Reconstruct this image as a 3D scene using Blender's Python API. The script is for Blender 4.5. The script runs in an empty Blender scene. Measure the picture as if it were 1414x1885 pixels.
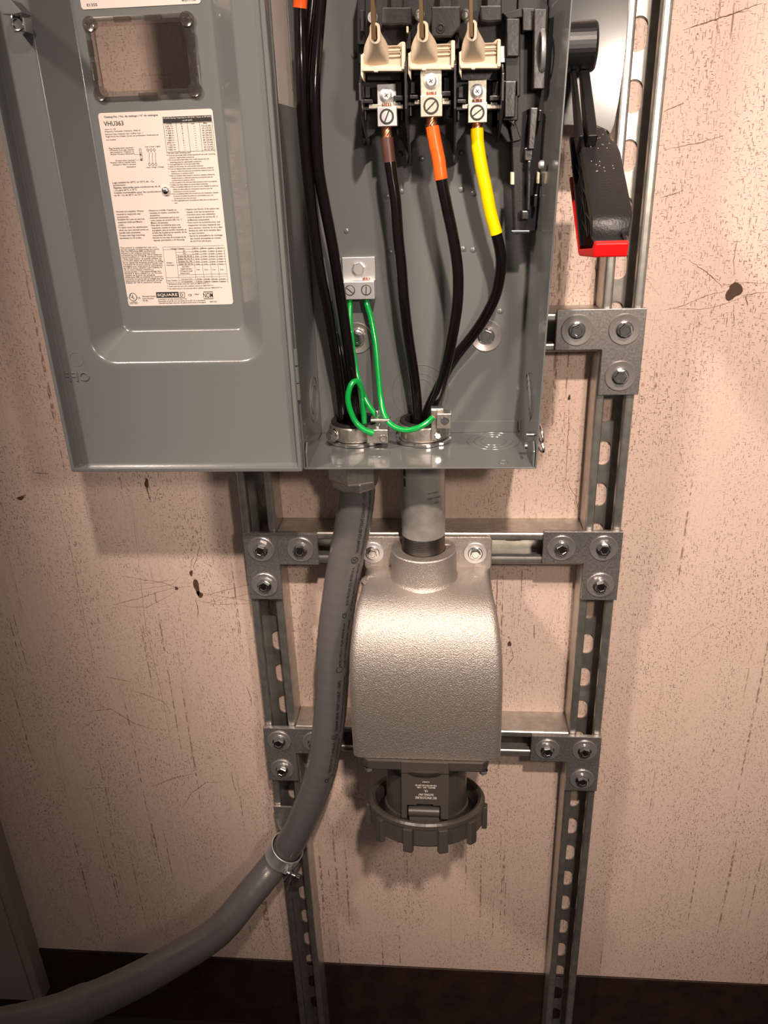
import bpy, bmesh, math, random
from mathutils import Vector, Matrix
random.seed(7)
PI = math.pi
SC = 0.001            # everything below is written in millimetres
ZOFF = 1000.0         # height of the panel datum above the floor

# ------------------------------------------------------------------ camera
F_PX = 1459.22
CAM = Vector((246.48, -874.91, 371.42))
YAW, PITCH, ROLL = 0.0916, 0.4207, -0.0354
def cam_axes():
    cy, sy, cp, sp, cr, sr = (math.cos(YAW), math.sin(YAW), math.cos(PITCH), math.sin(PITCH), math.cos(ROLL), math.sin(ROLL))
    Rz = Matrix(((cy, -sy, 0), (sy, cy, 0), (0, 0, 1)))
    R = Rz @ Vector((1, 0, 0)); U = Rz @ Vector((0, sp, cp)); Fw = Rz @ Vector((0, cp, -sp))
    return cr*R + sr*U, -sr*R + cr*U, Fw
CR, CU, CF = cam_axes()
cd = bpy.data.cameras.new('camera'); cam = bpy.data.objects.new('camera', cd)
bpy.context.scene.collection.objects.link(cam); bpy.context.scene.camera = cam
cd.sensor_fit = 'VERTICAL'; cd.sensor_height = 36.0; cd.lens = F_PX/1885*36.0
cd.clip_start = 0.01; cd.clip_end = 50
mw = Matrix((CR, CU, -CF)).transposed().to_4x4()
mw.translation = Vector((CAM.x, CAM.y, CAM.z+ZOFF))*SC
cam.matrix_world = mw

# ------------------------------------------------------------------ world and lights
sc = bpy.context.scene
sc.view_settings.view_transform = 'Standard'; sc.view_settings.look = 'None'
sc.view_settings.exposure = 0.12; sc.view_settings.gamma = 1.0; sc.view_settings.use_curve_mapping = False
w = bpy.data.worlds.new('world'); sc.world = w; w.use_nodes = True
w.node_tree.nodes['Background'].inputs[0].default_value = (1.0, 0.87, 0.76, 1)
w.node_tree.nodes['Background'].inputs[1].default_value = 0.13

def area_light(name, loc, target, size, power, color, spread=PI, sizey=None):
    l = bpy.data.lights.new(name, 'AREA'); l.energy = power; l.color = color; l.size = size*SC; l.spread = spread
    if sizey: l.shape = 'RECTANGLE'; l.size_y = sizey*SC
    o = bpy.data.objects.new(name, l); sc.collection.objects.link(o)
    p = Vector(loc); t = Vector(target)
    o.location = Vector((p.x, p.y, p.z+ZOFF))*SC
    o.rotation_euler = (t-p).to_track_quat('-Z', 'Y').to_euler()
    return o
def spot_light(name, loc, target, rad, power, color, angle, blend):
    l = bpy.data.lights.new(name, 'SPOT'); l.energy = power; l.color = color; l.shadow_soft_size = rad*SC
    l.spot_size = math.radians(angle); l.spot_blend = blend
    o = bpy.data.objects.new(name, l); sc.collection.objects.link(o)
    p = Vector(loc); t = Vector(target)
    o.location = Vector((p.x, p.y, p.z+ZOFF))*SC
    o.rotation_euler = (t-p).to_track_quat('-Z', 'Y').to_euler()
    return o
spot_light('work_lamp', (490, -1500, 1540), (430, 0, 150), 36, 180, (1.0, 0.81, 0.69), 43, 0.9)
spot_light('second_lamp', (-500, -850, 1050), (620, 0, -120), 55, 62, (1.0, 0.82, 0.70), 62, 0.9)
spot_light('hand_lamp', (560, -980, 500), (330, 0, 0), 40, 17, (1.0, 0.84, 0.70), 75, 0.9)

# ------------------------------------------------------------------ pixel -> point on a plane (millimetres)
def ray(px, py): return CR*((px-707)/F_PX) - CU*((py-942.5)/F_PX) + CF
def PY(px, py, Y): d = ray(px, py); return CAM + d*((Y-CAM.y)/d.y)
def PX(px, py, X): d = ray(px, py); return CAM + d*((X-CAM.x)/d.x)
def PZ(px, py, Z): d = ray(px, py); return CAM + d*((Z-CAM.z)/d.z)
def PD(px, py, z): return CAM + ray(px, py)*z

# ------------------------------------------------------------------ materials
def nodes(m): return m.node_tree.nodes, m.node_tree.links
def mat(name, col, rough=0.5, metal=0.0, bump=0.0, bscale=400, bdist=0.0006, spec=0.5, coat=0.0, var=0.0, vscale=60, col2=None, trans=0.0, emis=None):
    m = bpy.data.materials.new(name); m.use_nodes = True; n, l = nodes(m)
    b = n['Principled BSDF']
    b.inputs['Base Color'].default_value = (*col, 1); b.inputs['Roughness'].default_value = rough
    b.inputs['Metallic'].default_value = metal; b.inputs['Specular IOR Level'].default_value = spec
    b.inputs['Coat Weight'].default_value = coat; b.inputs['Transmission Weight'].default_value = trans
    b.inputs['Coat Roughness'].default_value = 0.08
    if bump or var:
        tc = n.new('ShaderNodeTexCoord')
    if var:
        nz = n.new('ShaderNodeTexNoise'); nz.inputs['Scale'].default_value = vscale; nz.inputs['Detail'].default_value = 6
        l.new(tc.outputs['Object'], nz.inputs['Vector'])
        mx = n.new('ShaderNodeMix'); mx.data_type = 'RGBA'
        c2 = col2 or tuple(max(0, c*(1-var)) for c in col)
        rp = n.new('ShaderNodeValToRGB'); rp.color_ramp.elements[0].position = 0.35; rp.color_ramp.elements[1].position = 0.65
        l.new(nz.outputs['Fac'], rp.inputs['Fac']); l.new(rp.outputs['Color'], mx.inputs['Factor'])
        mx.inputs['A'].default_value = (*col, 1); mx.inputs['B'].default_value = (*c2, 1)
        l.new(mx.outputs['Result'], b.inputs['Base Color'])
    if bump:
        nb = n.new('ShaderNodeTexNoise'); nb.inputs['Scale'].default_value = bscale; nb.inputs['Detail'].default_value = 3
        l.new(tc.outputs['Object'], nb.inputs['Vector'])
        bp = n.new('ShaderNodeBump'); bp.inputs['Strength'].default_value = bump; bp.inputs['Distance'].default_value = bdist
        l.new(nb.outputs['Fac'], bp.inputs['Height']); l.new(bp.outputs['Normal'], b.inputs['Normal'])
    return m
M = {}
M['paint'] = mat('grey_enamel', (0.125, 0.130, 0.128), 0.24, 0.0, bump=0.06, bscale=900, coat=0.5, spec=0.6)
M['galv'] = mat('galvanised_steel', (0.56, 0.54, 0.50), 0.36, 0.88, var=0.25, vscale=90, bump=0.05, bscale=500)
M['zinc'] = mat('zinc_plate', (0.40, 0.38, 0.37), 0.37, 0.78, var=0.35, vscale=400, bump=0.25, bscale=1500)
M['zinclight'] = mat('bright_zinc', (0.72, 0.72, 0.73), 0.42, 0.85)
M['chrome'] = mat('chromed_steel', (0.78, 0.77, 0.76), 0.16, 1.0)
M['washer'] = mat('washer_steel', (0.46, 0.43, 0.42), 0.30, 0.75, bump=0.05, bscale=200)
M['cast'] = mat('cast_aluminium', (0.54, 0.49, 0.45), 0.42, 0.85, bump=1.0, bscale=850, bdist=0.0008, var=0.12, vscale=500)
M['pipe'] = mat('pipe_galvanising', (0.50, 0.48, 0.45), 0.40, 0.55, bump=0.3, bscale=300, var=0.35, vscale=45)
M['thread'] = mat('cut_steel_thread', (0.30, 0.27, 0.25), 0.28, 1.0)
M['guard'] = mat('grey_enamel_shaded', (0.06, 0.06, 0.062), 0.22, 0.0, coat=0.4)  # box grey darkened: shade of handle and hub put into the colour
M['pvc'] = mat('grey_vinyl_jacket', (0.105, 0.100, 0.098), 0.33, 0.0, bump=0.10, bscale=90, coat=0.06)
M['blackcable'] = mat('black_nylon_jacket', (0.004, 0.003, 0.003), 0.16, 0.0, coat=0.25, spec=0.4)
M['green'] = mat('green_nylon_jacket', (0.0, 0.32, 0.05), 0.22, 0.0, coat=0.5)
M['orange'] = mat('orange_tape', (0.90, 0.115, 0.012), 0.32)
M['yellow'] = mat('yellow_tape', (0.82, 0.62, 0.0), 0.30)
M['brown'] = mat('brown_tape', (0.07, 0.028, 0.020), 0.4)
M['copper'] = mat('bare_copper', (0.85, 0.42, 0.26), 0.3, 1.0)
M['black'] = mat('black_moulded_plastic', (0.006, 0.006, 0.006), 0.42, 0.0, bump=0.1, bscale=700)
M['blackgloss'] = mat('black_satin_plastic', (0.016, 0.015, 0.015), 0.30, 0.0, bump=0.25, bscale=250, spec=0.8)
M['grip'] = mat('textured_black_grip', (0.012, 0.011, 0.011), 0.42, 0.0, bump=0.5, bscale=600, spec=0.5)
M['red'] = mat('red_plastic', (0.72, 0.006, 0.006), 0.4)
M['cream'] = mat('cream_plastic', (0.66, 0.55, 0.41), 0.45)
M['lug'] = mat('tinned_lug', (0.80, 0.74, 0.62), 0.34, 0.7, bump=0.15, bscale=900, var=0.2, vscale=500)
M['groove'] = mat('painted_slot_shadow', (0.03, 0.028, 0.025), 0.6)  # near-black that paints in the shade of screw slots and recesses
M['brass'] = mat('copper_blade', (0.62, 0.42, 0.24), 0.3, 1.0)
M['label'] = mat('label_film', (0.60, 0.53, 0.48), 0.42)
M['ink'] = mat('black_ink', (0.012, 0.011, 0.011), 0.5)
M['greyink'] = mat('dark_grey_ink', (0.016, 0.015, 0.015), 0.5)
M['whiteink'] = mat('white_ink', (0.55, 0.52, 0.48), 0.5)
M['darkplastic'] = mat('charcoal_plastic', (0.045, 0.038, 0.032), 0.36, 0.0, bump=0.08, bscale=500)
M['rubber'] = mat('black_rubber', (0.01, 0.01, 0.01), 0.6)
M['crack'] = mat('gouge_brown', (0.075, 0.040, 0.024), 0.9)  # even dark brown for the gouges and holes in the wall
M['hairline'] = mat('hairline_crack', (0.16, 0.085, 0.05), 0.9)
M['postpaint'] = mat('aged_post_paint', (0.27, 0.215, 0.18), 0.6, bump=0.2, bscale=100)
M['sill'] = mat('dark_stained_timber', (0.035, 0.016, 0.010), 0.45, var=0.5, vscale=25, bump=0.4, bscale=120)
M['earth'] = mat('dark_floorboards', (0.03, 0.02, 0.015), 0.7)

# thin clear polycarbonate
m = bpy.data.materials.new('clear_polycarbonate'); m.use_nodes = True; n, l = nodes(m); n.remove(n['Principled BSDF'])
tr = n.new('ShaderNodeBsdfTransparent'); tr.inputs[0].default_value = (0.97, 0.95, 0.93, 1)
gl = n.new('ShaderNodeBsdfGlossy'); gl.inputs['Roughness'].default_value = 0.08
fr = n.new('ShaderNodeFresnel'); fr.inputs[0].default_value = 1.5
mx = n.new('ShaderNodeMixShader'); l.new(fr.outputs[0], mx.inputs[0]); l.new(tr.outputs[0], mx.inputs[1]); l.new(gl.outputs[0], mx.inputs[2])
l.new(mx.outputs[0], n['Material Output'].inputs[0]); M['clear'] = m
m = bpy.data.materials.new('thick_clear_rim'); m.use_nodes = True; n, l = nodes(m); n.remove(n['Principled BSDF'])
tr = n.new('ShaderNodeBsdfTransparent'); tr.inputs[0].default_value = (0.78, 0.73, 0.70, 1)
gl = n.new('ShaderNodeBsdfGlossy'); gl.inputs['Roughness'].default_value = 0.12; gl.inputs[0].default_value = (0.9, 0.85, 0.8, 1)
mx = n.new('ShaderNodeMixShader'); mx.inputs[0].default_value = 0.28; l.new(tr.outputs[0], mx.inputs[1]); l.new(gl.outputs[0], mx.inputs[2])
l.new(mx.outputs[0], n['Material Output'].inputs[0]); M['rim'] = m

# painted rough-sawn plywood wall
def wall_material():
    m = bpy.data.materials.new('painted_ribbed_plywood'); m.use_nodes = True; n, l = nodes(m); b = n['Principled BSDF']
    tc = n.new('ShaderNodeTexCoord')
    def mp(s, rot=0):
        q = n.new('ShaderNodeMapping'); q.inputs['Scale'].default_value = s; q.inputs['Rotation'].default_value = (0, rot, 0)
        l.new(tc.outputs['Object'], q.inputs['Vector']); return q.outputs[0]
    def noise(v, s, d=3, r=0.5):
        q = n.new('ShaderNodeTexNoise'); q.inputs['Scale'].default_value = s; q.inputs['Detail'].default_value = d
        q.inputs['Roughness'].default_value = r; l.new(v, q.inputs['Vector']); return q.outputs['Fac']
    def ramp(v, a, bb, c0=(0, 0, 0, 1), c1=(1, 1, 1, 1)):
        q = n.new('ShaderNodeValToRGB'); e = q.color_ramp.elements; e[0].position = a; e[1].position = bb; e[0].color = c0; e[1].color = c1
        l.new(v, q.inputs[0]); return q.outputs[0]
    def math_(op, a, bb):
        q = n.new('ShaderNodeMath'); q.operation = op
        for i, v in enumerate((a, bb)):
            if isinstance(v, (int, float)): q.inputs[i].default_value = v
            else: l.new(v, q.inputs[i])
        return q.outputs[0]
    big = noise(mp((1, 1, 1)), 3.0, 4)
    # fine vertical ribs
    ribs = noise(mp((1, 1, 0.02)), 330, 2)
    riblines = ramp(ribs, 0.60, 0.70)
    # ticks where the paint has checked: short horizontal and vertical dashes
    vt = noise(mp((1.0, 1, 0.20)), 800, 1); ticks1 = ramp(vt, 0.645, 0.70)
    ht = noise(mp((0.26, 1, 1.0), 0.10), 820, 1); ticks2 = ramp(ht, 0.64, 0.70)
    patch = ramp(noise(mp((1, 1, 0.5)), 16, 3), 0.35, 0.62)
    lines = noise(mp((1, 1, 0.012)), 210, 1); longl = ramp(lines, 0.69, 0.73)
    brk = ramp(noise(mp((1, 1, 0.4)), 300, 2), 0.42, 0.58)
    long2 = math_('MULTIPLY', longl, brk)
    dk = math_('MAXIMUM', math_('MULTIPLY', math_('MAXIMUM', ticks1, ticks2), math_('ADD', math_('MULTIPLY', patch, 0.6), 0.2)), math_('MULTIPLY', long2, 0.75))
    dk = math_('MAXIMUM', dk, math_('MULTIPLY', riblines, 0.16))
    c1 = n.new('ShaderNodeMix'); c1.data_type = 'RGBA'; l.new(ramp(big, 0.3, 0.7), c1.inputs['Factor'])
    c1.inputs['A'].default_value = (0.62, 0.465, 0.385, 1); c1.inputs['B'].default_value = (0.64, 0.50, 0.435, 1)
    c2 = n.new('ShaderNodeMix'); c2.data_type = 'RGBA'; l.new(dk, c2.inputs['Factor'])
    l.new(c1.outputs['Result'], c2.inputs['A']); c2.inputs['B'].default_value = (0.17, 0.085, 0.05, 1)
    l.new(c2.outputs['Result'], b.inputs['Base Color'])
    b.inputs['Roughness'].default_value = 0.55; b.inputs['Specular IOR Level'].default_value = 0.35
    h = math_('SUBTRACT', math_('ADD', math_('MULTIPLY', ribs, 0.6), math_('MULTIPLY', noise(mp((1, 1, 0.5)), 140, 3), 0.5)), math_('MULTIPLY', dk, 1.0))
    bp = n.new('ShaderNodeBump'); bp.inputs['Strength'].default_value = 0.7; bp.inputs['Distance'].default_value = 0.0010
    l.new(h, bp.inputs['Height']); l.new(bp.outputs['Normal'], b.inputs['Normal'])
    return m
M['wall'] = wall_material()

# ------------------------------------------------------------------ mesh collector
class MB:
    def __init__(s): s.v = []; s.f = []; s.sm = []
    def add(s, vs, fs, smooth=False):
        o = len(s.v); s.v += [Vector(p) for p in vs]
        for f in fs: s.f.append([i+o for i in f]); s.sm.append(smooth)
        return s
    def join(s, o, mat4=None):
        k = len(s.v); s.v += [(mat4 @ p if mat4 else p.copy()) for p in o.v]
        s.f += [[i+k for i in f] for f in o.f]; s.sm += o.sm; return s
    def box(s, x0, x1, y0, y1, z0, z1):
        vs = [(x, y, z) for x in (x0, x1) for y in (y0, y1) for z in (z0, z1)]
        return s.add(vs, [(0, 1, 3, 2), (4, 6, 7, 5), (0, 4, 5, 1), (2, 3, 7, 6), (0, 2, 6, 4), (1, 5, 7, 3)])
    def hull8(s, a, b):            # a, b: four points each (front loop, back loop)
        return s.add(list(a)+list(b), [(0, 1, 2, 3), (7, 6, 5, 4), (0, 4, 5, 1), (1, 5, 6, 2), (2, 6, 7, 3), (3, 7, 4, 0)])
    def prism(s, pts, fn0, fn1):   # polygon of 2-D points between two mappings
        n = len(pts); vs = [fn0(p) for p in pts]+[fn1(p) for p in pts]
        fs = [list(range(n))[::-1], list(range(n, 2*n))]+[(i, (i+1) % n, (i+1) % n+n, i+n) for i in range(n)]
        return s.add(vs, fs)
    def xz(s, pts, y0, y1): return s.prism(pts, lambda p: (p[0], y0, p[1]), lambda p: (p[0], y1, p[1]))
    def yz(s, pts, x0, x1): return s.prism(pts, lambda p: (x0, p[0], p[1]), lambda p: (x1, p[0], p[1]))
    def xy(s, pts, z0, z1): return s.prism(pts, lambda p: (p[0], p[1], z0), lambda p: (p[0], p[1], z1))
    def loops(s, L, closed=True, smooth=True, cap0=False, cap1=False):
        n = len(L[0]); vs = [p for lp in L for p in lp]; fs = []
        for a in range(len(L)-1):
            for i in range(n if closed else n-1):
                j = (i+1) % n; fs.append((a*n+i, a*n+j, (a+1)*n+j, (a+1)*n+i))
        if cap0: fs.append(list(range(n))[::-1])
        if cap1: fs.append([(len(L)-1)*n+i for i in range(n)])
        return s.add(vs, fs, smooth)
    def lathe(s, prof, c, axis=(0, 0, 1), seg=40, smooth=False, cap=True):   # prof: (radius, height)
        ax = Vector(axis).normalized(); u = ax.orthogonal().normalized(); v = ax.cross(u); c = Vector(c)
        L = [[c+ax*h+(u*math.cos(2*PI*i/seg)+v*math.sin(2*PI*i/seg))*r for i in range(seg)] for r, h in prof]
        return s.loops(L, True, smooth, cap, cap)
    def torus(s, c, R, r, axis=(0, 0, 1), seg=32, rs=8, sx=1.0, sy=1.0, a0=0, a1=2*PI):
        ax = Vector(axis).normalized(); u = ax.orthogonal().normalized(); v = ax.cross(u); c = Vector(c); L = []
        full = abs(a1-a0-2*PI) < 1e-6; N = seg if full else seg+1
        for i in range(N):
            a = a0+(a1-a0)*i/seg; d = u*math.cos(a)*sx+v*math.sin(a)*sy
            L.append([c+d*R+(d.normalized()*math.cos(2*PI*j/rs)+ax*math.sin(2*PI*j/rs))*r for j in range(rs)])
        if full: L.append(L[0])
        return s.loops(L, True, True)
    def tube(s, pts, r, seg=16, cap=True):
        fr = frames(pts); L = []
        for i, (p, t, a, b) in enumerate(fr):
            rr = r[i] if isinstance(r, (list, tuple)) else r
            L.append([p+(a*math.cos(2*PI*j/seg)+b*math.sin(2*PI*j/seg))*rr for j in range(seg)])
        return s.loops(L, True, True, cap, cap)
def frames(pts):
    pts = [Vector(p) for p in pts]; out = []; t0 = (pts[1]-pts[0]).normalized()
    a = Vector((0, -1, 0)); a = (a-t0*a.dot(t0)).normalized()
    for i, p in enumerate(pts):
        t = (pts[min(i+1, len(pts)-1)]-pts[max(i-1, 0)]).normalized()
        a = (a-t*a.dot(t)).normalized(); out.append((p, t, a, t.cross(a)))
    return out
def smooth_path(P, k=8):
    P = [Vector(p) for p in P]; Q = [2*P[0]-P[1]]+P+[2*P[-1]-P[-2]]; out = []
    for i in range(1, len(Q)-2):
        for j in range(k):
            t = j/k; a, b, c, d = Q[i-1], Q[i], Q[i+1], Q[i+2]
            out.append(0.5*((2*b)+(c-a)*t+(2*a-5*b+4*c-d)*t*t+(3*b-a-3*c+d)*t**3))
    return out+[P[-1]]
def rrect(x0, x1, z0, z1, r, k=6):
    out = []
    for cx, cz, a in ((x1-r, z1-r, 0), (x0+r, z1-r, 90), (x0+r, z0+r, 180), (x1-r, z0+r, 270)):
        for i in range(k+1):
            t = math.radians(a+90*i/k); out.append((cx+r*math.cos(t), cz+r*math.sin(t)))
    return out

ROOTLOC = {}
def rootof(o):
    while o.parent: o = o.parent
    return o
def obj(name, mb, m, parent=None, bevel=0, seg=2, auto=True, mesh=None, label=None):
    if parent is not None: base = ROOTLOC[rootof(parent).name]
    else:
        xs = [p.x for p in mb.v]; ys = [p.y for p in mb.v]; zs = [p.z for p in mb.v]
        base = Vector(((min(xs)+max(xs))/2, (min(ys)+max(ys))/2, min(zs)))
    me = bpy.data.meshes.new(name)
    me.from_pydata([((p-base)*SC)[:] for p in mb.v], [], mb.f)
    me.polygons.foreach_set('use_smooth', mb.sm); me.validate(); me.update()
    if not all(mb.sm) or True:
        b = bmesh.new(); b.from_mesh(me); bmesh.ops.remove_doubles(b, verts=b.verts, dist=1e-7); bmesh.ops.recalc_face_normals(b, faces=b.faces)
        for e in b.edges:
            if len(e.link_faces) == 2 and e.calc_face_angle(0) > math.radians(38): e.smooth = False
        b.to_mesh(me); b.free()
    me.materials.append(m if not isinstance(m, str) else M[m])
    o = bpy.data.objects.new(name, me); sc.collection.objects.link(o)
    if parent is not None: o.parent = parent
    else: o.location = (base+Vector((0, 0, ZOFF)))*SC; ROOTLOC[o.name] = base
    if bevel:
        bv = o.modifiers.new('bevel', 'BEVEL'); bv.width = bevel*SC; bv.segments = seg; bv.limit_method = 'ANGLE'; bv.angle_limit = math.radians(40)
    if label: o['label'] = label
    return o
def thing(name, loc, label, cat, group=None):
    o = bpy.data.objects.new(name, None); sc.collection.objects.link(o); o.empty_display_size = 0.02
    o.location = (Vector(loc)+Vector((0, 0, ZOFF)))*SC; ROOTLOC[o.name] = Vector(loc)
    return tag(o, label, cat, group)
def tag(o, label, cat, group=None):
    o['label'] = label; o['category'] = cat
    if group: o['group'] = group
    return o
def structure(o): o['kind'] = 'structure'; return o
def inst(name, src, parent, pos, rot=(0, 0, 0)):     # shared mesh under a thing, pos in mm world
    o = bpy.data.objects.new(name, src.data if hasattr(src, 'data') else src); sc.collection.objects.link(o)
    o.parent = parent; r = rootof(parent)
    q = Vector(pos)-ROOTLOC[r.name]; pp = parent
    while pp.parent: q = q-Vector(pp.location)/SC; pp = pp.parent
    o.location = q*SC; o.rotation_euler = rot; return o
def mesh_only(mb, m):
    me = bpy.data.meshes.new('shared'); me.from_pydata([(p*SC)[:] for p in mb.v], [], mb.f)
    me.polygons.foreach_set('use_smooth', mb.sm)
    b = bmesh.new(); b.from_mesh(me); bmesh.ops.recalc_face_normals(b, faces=b.faces)
    for e in b.edges:
        if len(e.link_faces) == 2 and e.calc_face_angle(0) > math.radians(38): e.smooth = False
    b.to_mesh(me); b.free()
    me.materials.append(M[m]); return me

# lettering as flat mesh: returns verts (2-D) and faces for unit height, left aligned, baseline 0
TC = {}
def glyphs(s):
    if s in TC: return TC[s]
    c = bpy.data.curves.new('t', 'FONT'); c.body = s; c.size = 1.0; c.resolution_u = 2; c.fill_mode = 'FRONT'; c.offset = 0.014
    o = bpy.data.objects.new('t', c); sc.collection.objects.link(o)
    dg = bpy.context.evaluated_depsgraph_get(); dg.update()
    me = bpy.data.meshes.new_from_object(o.evaluated_get(dg))
    vs = [(v.co.x, v.co.y) for v in me.vertices]; fs = [tuple(p.vertices) for p in me.polygons]
    bpy.data.objects.remove(o); bpy.data.curves.remove(c); bpy.data.meshes.remove(me)
    x0 = min(v[0] for v in vs); x1 = max(v[0] for v in vs)
    TC[s] = ([(v[0]-x0, v[1]) for v in vs], fs, x1-x0); return TC[s]
def write(mb, s, fn, h, width=None):
    """fn maps (u,v) in mm to a point; h is the capital height"""
    vs, fs, wd = glyphs(s); k = h/0.70; kx = (width/wd) if width else k
    mb.add([fn(v[0]*kx, v[1]*k) for v in vs], fs)
    return wd*kx

# ================================================================== SETTING
WZ0 = -834
wall = structure(obj('wall_back', MB().box(-447.5, 1500, 0, 12, WZ0, 1500), 'wall'))
structure(obj('baseboard_back', MB().box(-700, 1500, -2, 10, -1000, WZ0-1), 'sill', bevel=1))
structure(obj('floor', MB().box(-1600, 1600, -2600, 12, -1012, -1000), 'earth'))
structure(obj('trim_1', MB().box(-620, -447.6, -28, 12, -930, 1500).box(-620, -463, -31, -28, -926, 1500), 'postpaint', bevel=1))

def ribbon(mb, pts, w, Y=-0.25, jit=0.0):
    P = [PY(x, y, 0) for x, y in pts]; Q = []
    for a, b in zip(P, P[1:]):
        n = max(2, int((b-a).length/3))
        for i in range(n): Q.append(a.lerp(b, i/n))
    Q.append(P[-1]); L = []
    N = len(Q)
    for i, p in enumerate(Q):
        t = (Q[min(i+1, N-1)]-Q[max(i-1, 0)]).normalized(); s = Vector((-t.z, 0, t.x))
        ww = w*(0.25+0.75*math.sin(PI*(i+0.4)/(N-0.2)))*random.uniform(0.5, 1.2)
        p = p+s*random.uniform(-jit, jit)
        L.append([p+s*ww/2+Vector((0, 0.02, 0)), p+Vector((0, Y, 0)), p-s*ww/2+Vector((0, 0.02, 0))])
    mb.loops(L, closed=False, smooth=False)
def blob(mb, px, py, rx, rz, n=16):
    c = PY(px, py, 0); pts = []
    for i in range(n):
        a = 2*PI*i/n; k = 0.85+0.16*math.sin(2*a+px)+0.13*math.sin(3*a+py)+random.uniform(-.06, .06); pts.append((c.x+rx*k*math.cos(a), c.z+rz*k*math.sin(a)))
    mb.xz(pts, 0.02, -0.35)
CRK = [
 [[(222, 1059), (262, 1067), (300, 1072), (324, 1082), (352, 1079)], 1.0], [[(245, 1075), (290, 1072), (320, 1067)], .7],
 [[(208, 1113), (250, 1103), (290, 1090), (325, 1080)], .9], [[(208, 1113), (250, 1118), (272, 1117), (300, 1103), (326, 1088)], .6],
 [[(240, 1088), (280, 1082), (318, 1076), (330, 1062)], .6], [[(362, 1105), (400, 1113), (440, 1112), (462, 1110)], .7],
 [[(372, 1092), (420, 1100), (462, 1106)], .8], [[(372, 1097), (410, 1088), (462, 1075)], .8], [[(380, 1110), (430, 1100), (462, 1092)], .6],
 [[(356, 1046), (363, 1025), (368, 1004)], .9], [[(350, 1050), (352, 1035), (358, 1022)], .7], [[(360, 1103), (365, 1120), (364, 1138)], 1.4],
 [[(192, 1246), (215, 1250), (240, 1255)], 1.1], [[(235, 1268), (265, 1278), (302, 1292), (315, 1313)], .9],
 [[(160, 1310), (205, 1305), (212, 1310), (248, 1332), (283, 1343)], 1.3], [[(280, 1448), (320, 1432), (358, 1424)], 1.2],
 [[(150, 1452), (205, 1450)], .7], [[(335, 1488), (352, 1460), (380, 1440), (408, 1440)], 1.0], [[(425, 1420), (432, 1450), (440, 1468)], 1.2],
 [[(455, 1265), (462, 1285), (463, 1300)], 1.3], [[(267, 875), (272, 905), (278, 925)], 1.8], [[(247, 962), (268, 1150), (300, 1290), (328, 1430)], .55],
 [[(98, 900), (130, 1010), (152, 1120), (175, 1230)], .6], [[(60, 870), (88, 872)], 1.4], [[(30, 918), (48, 912)], 2.2],
 [[(1208, 518), (1180, 500), (1215, 545)], .1],
 [[(1268, 480), (1300, 500), (1330, 528)], 1.2], [[(1222, 572), (1255, 563), (1300, 545), (1336, 535)], .8], [[(1240, 568), (1290, 570), (1335, 560), (1370, 545)], .7],
 [[(1365, 545), (1390, 540), (1414, 538)], .9], [[(1330, 525), (1370, 520), (1414, 522)], .7], [[(1352, 500), (1350, 480), (1358, 440)], .8],
 [[(1350, 560), (1352, 600)], .9], [[(1372, 545), (1378, 562)], 1.4], [[(1048, 735), (1047, 780), (1042, 870), (1042, 895)], .8],
 [[(1258, 55), (1300, 42), (1350, 25), (1405, 5)], 1.1], [[(1270, 52), (1320, 34), (1380, 18)], .8], [[(1095, 480), (1098, 500), (1096, 520)], 1.5],
 [[(1090, 1850), (1100, 1870)], .5], [[(1270, 1560), (1300, 1555)], .7], [[(940, 1190), (945, 1210), (935, 1225)], 1.2], [[(983, 1150), (984, 1175)], 1.6],
 [[(1043, 885), (1060, 915), (1068, 950)], .8], [[(1225, 275), (1290, 262), (1330, 250)], .8], [[(1222, 205), (1260, 190)], 1.2], [[(1215, 365), (1260, 350)], .9],
 [[(1265, 1180), (1310, 1150), (1330, 1160)], .5], [[(612, 1550), (616, 1580)], 1.0], [[(605, 1600), (606, 1615)], 1.4], [[(640, 1465), (680, 1475)], .7],
]
for pts, wdt in CRK:
    mb = MB(); ribbon(mb, pts, wdt, jit=0.5); obj('crack', mb, 'hairline', wall)
for (px, py, rx, rz) in ((362, 1080, 4.5, 13), (352, 1055, 2.5, 5), (368, 1094, 5, 5), (1351, 536, 9, 10), (325, 1083, 3, 2.5), (270, 890, 3, 7), (938, 1185, 2.5, 5), (1048, 732, 2, 3), (38, 917, 5, 3)):
    mb = MB(); blob(mb, px, py, rx, rz); obj('gouge', mb, 'crack', wall)

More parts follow.
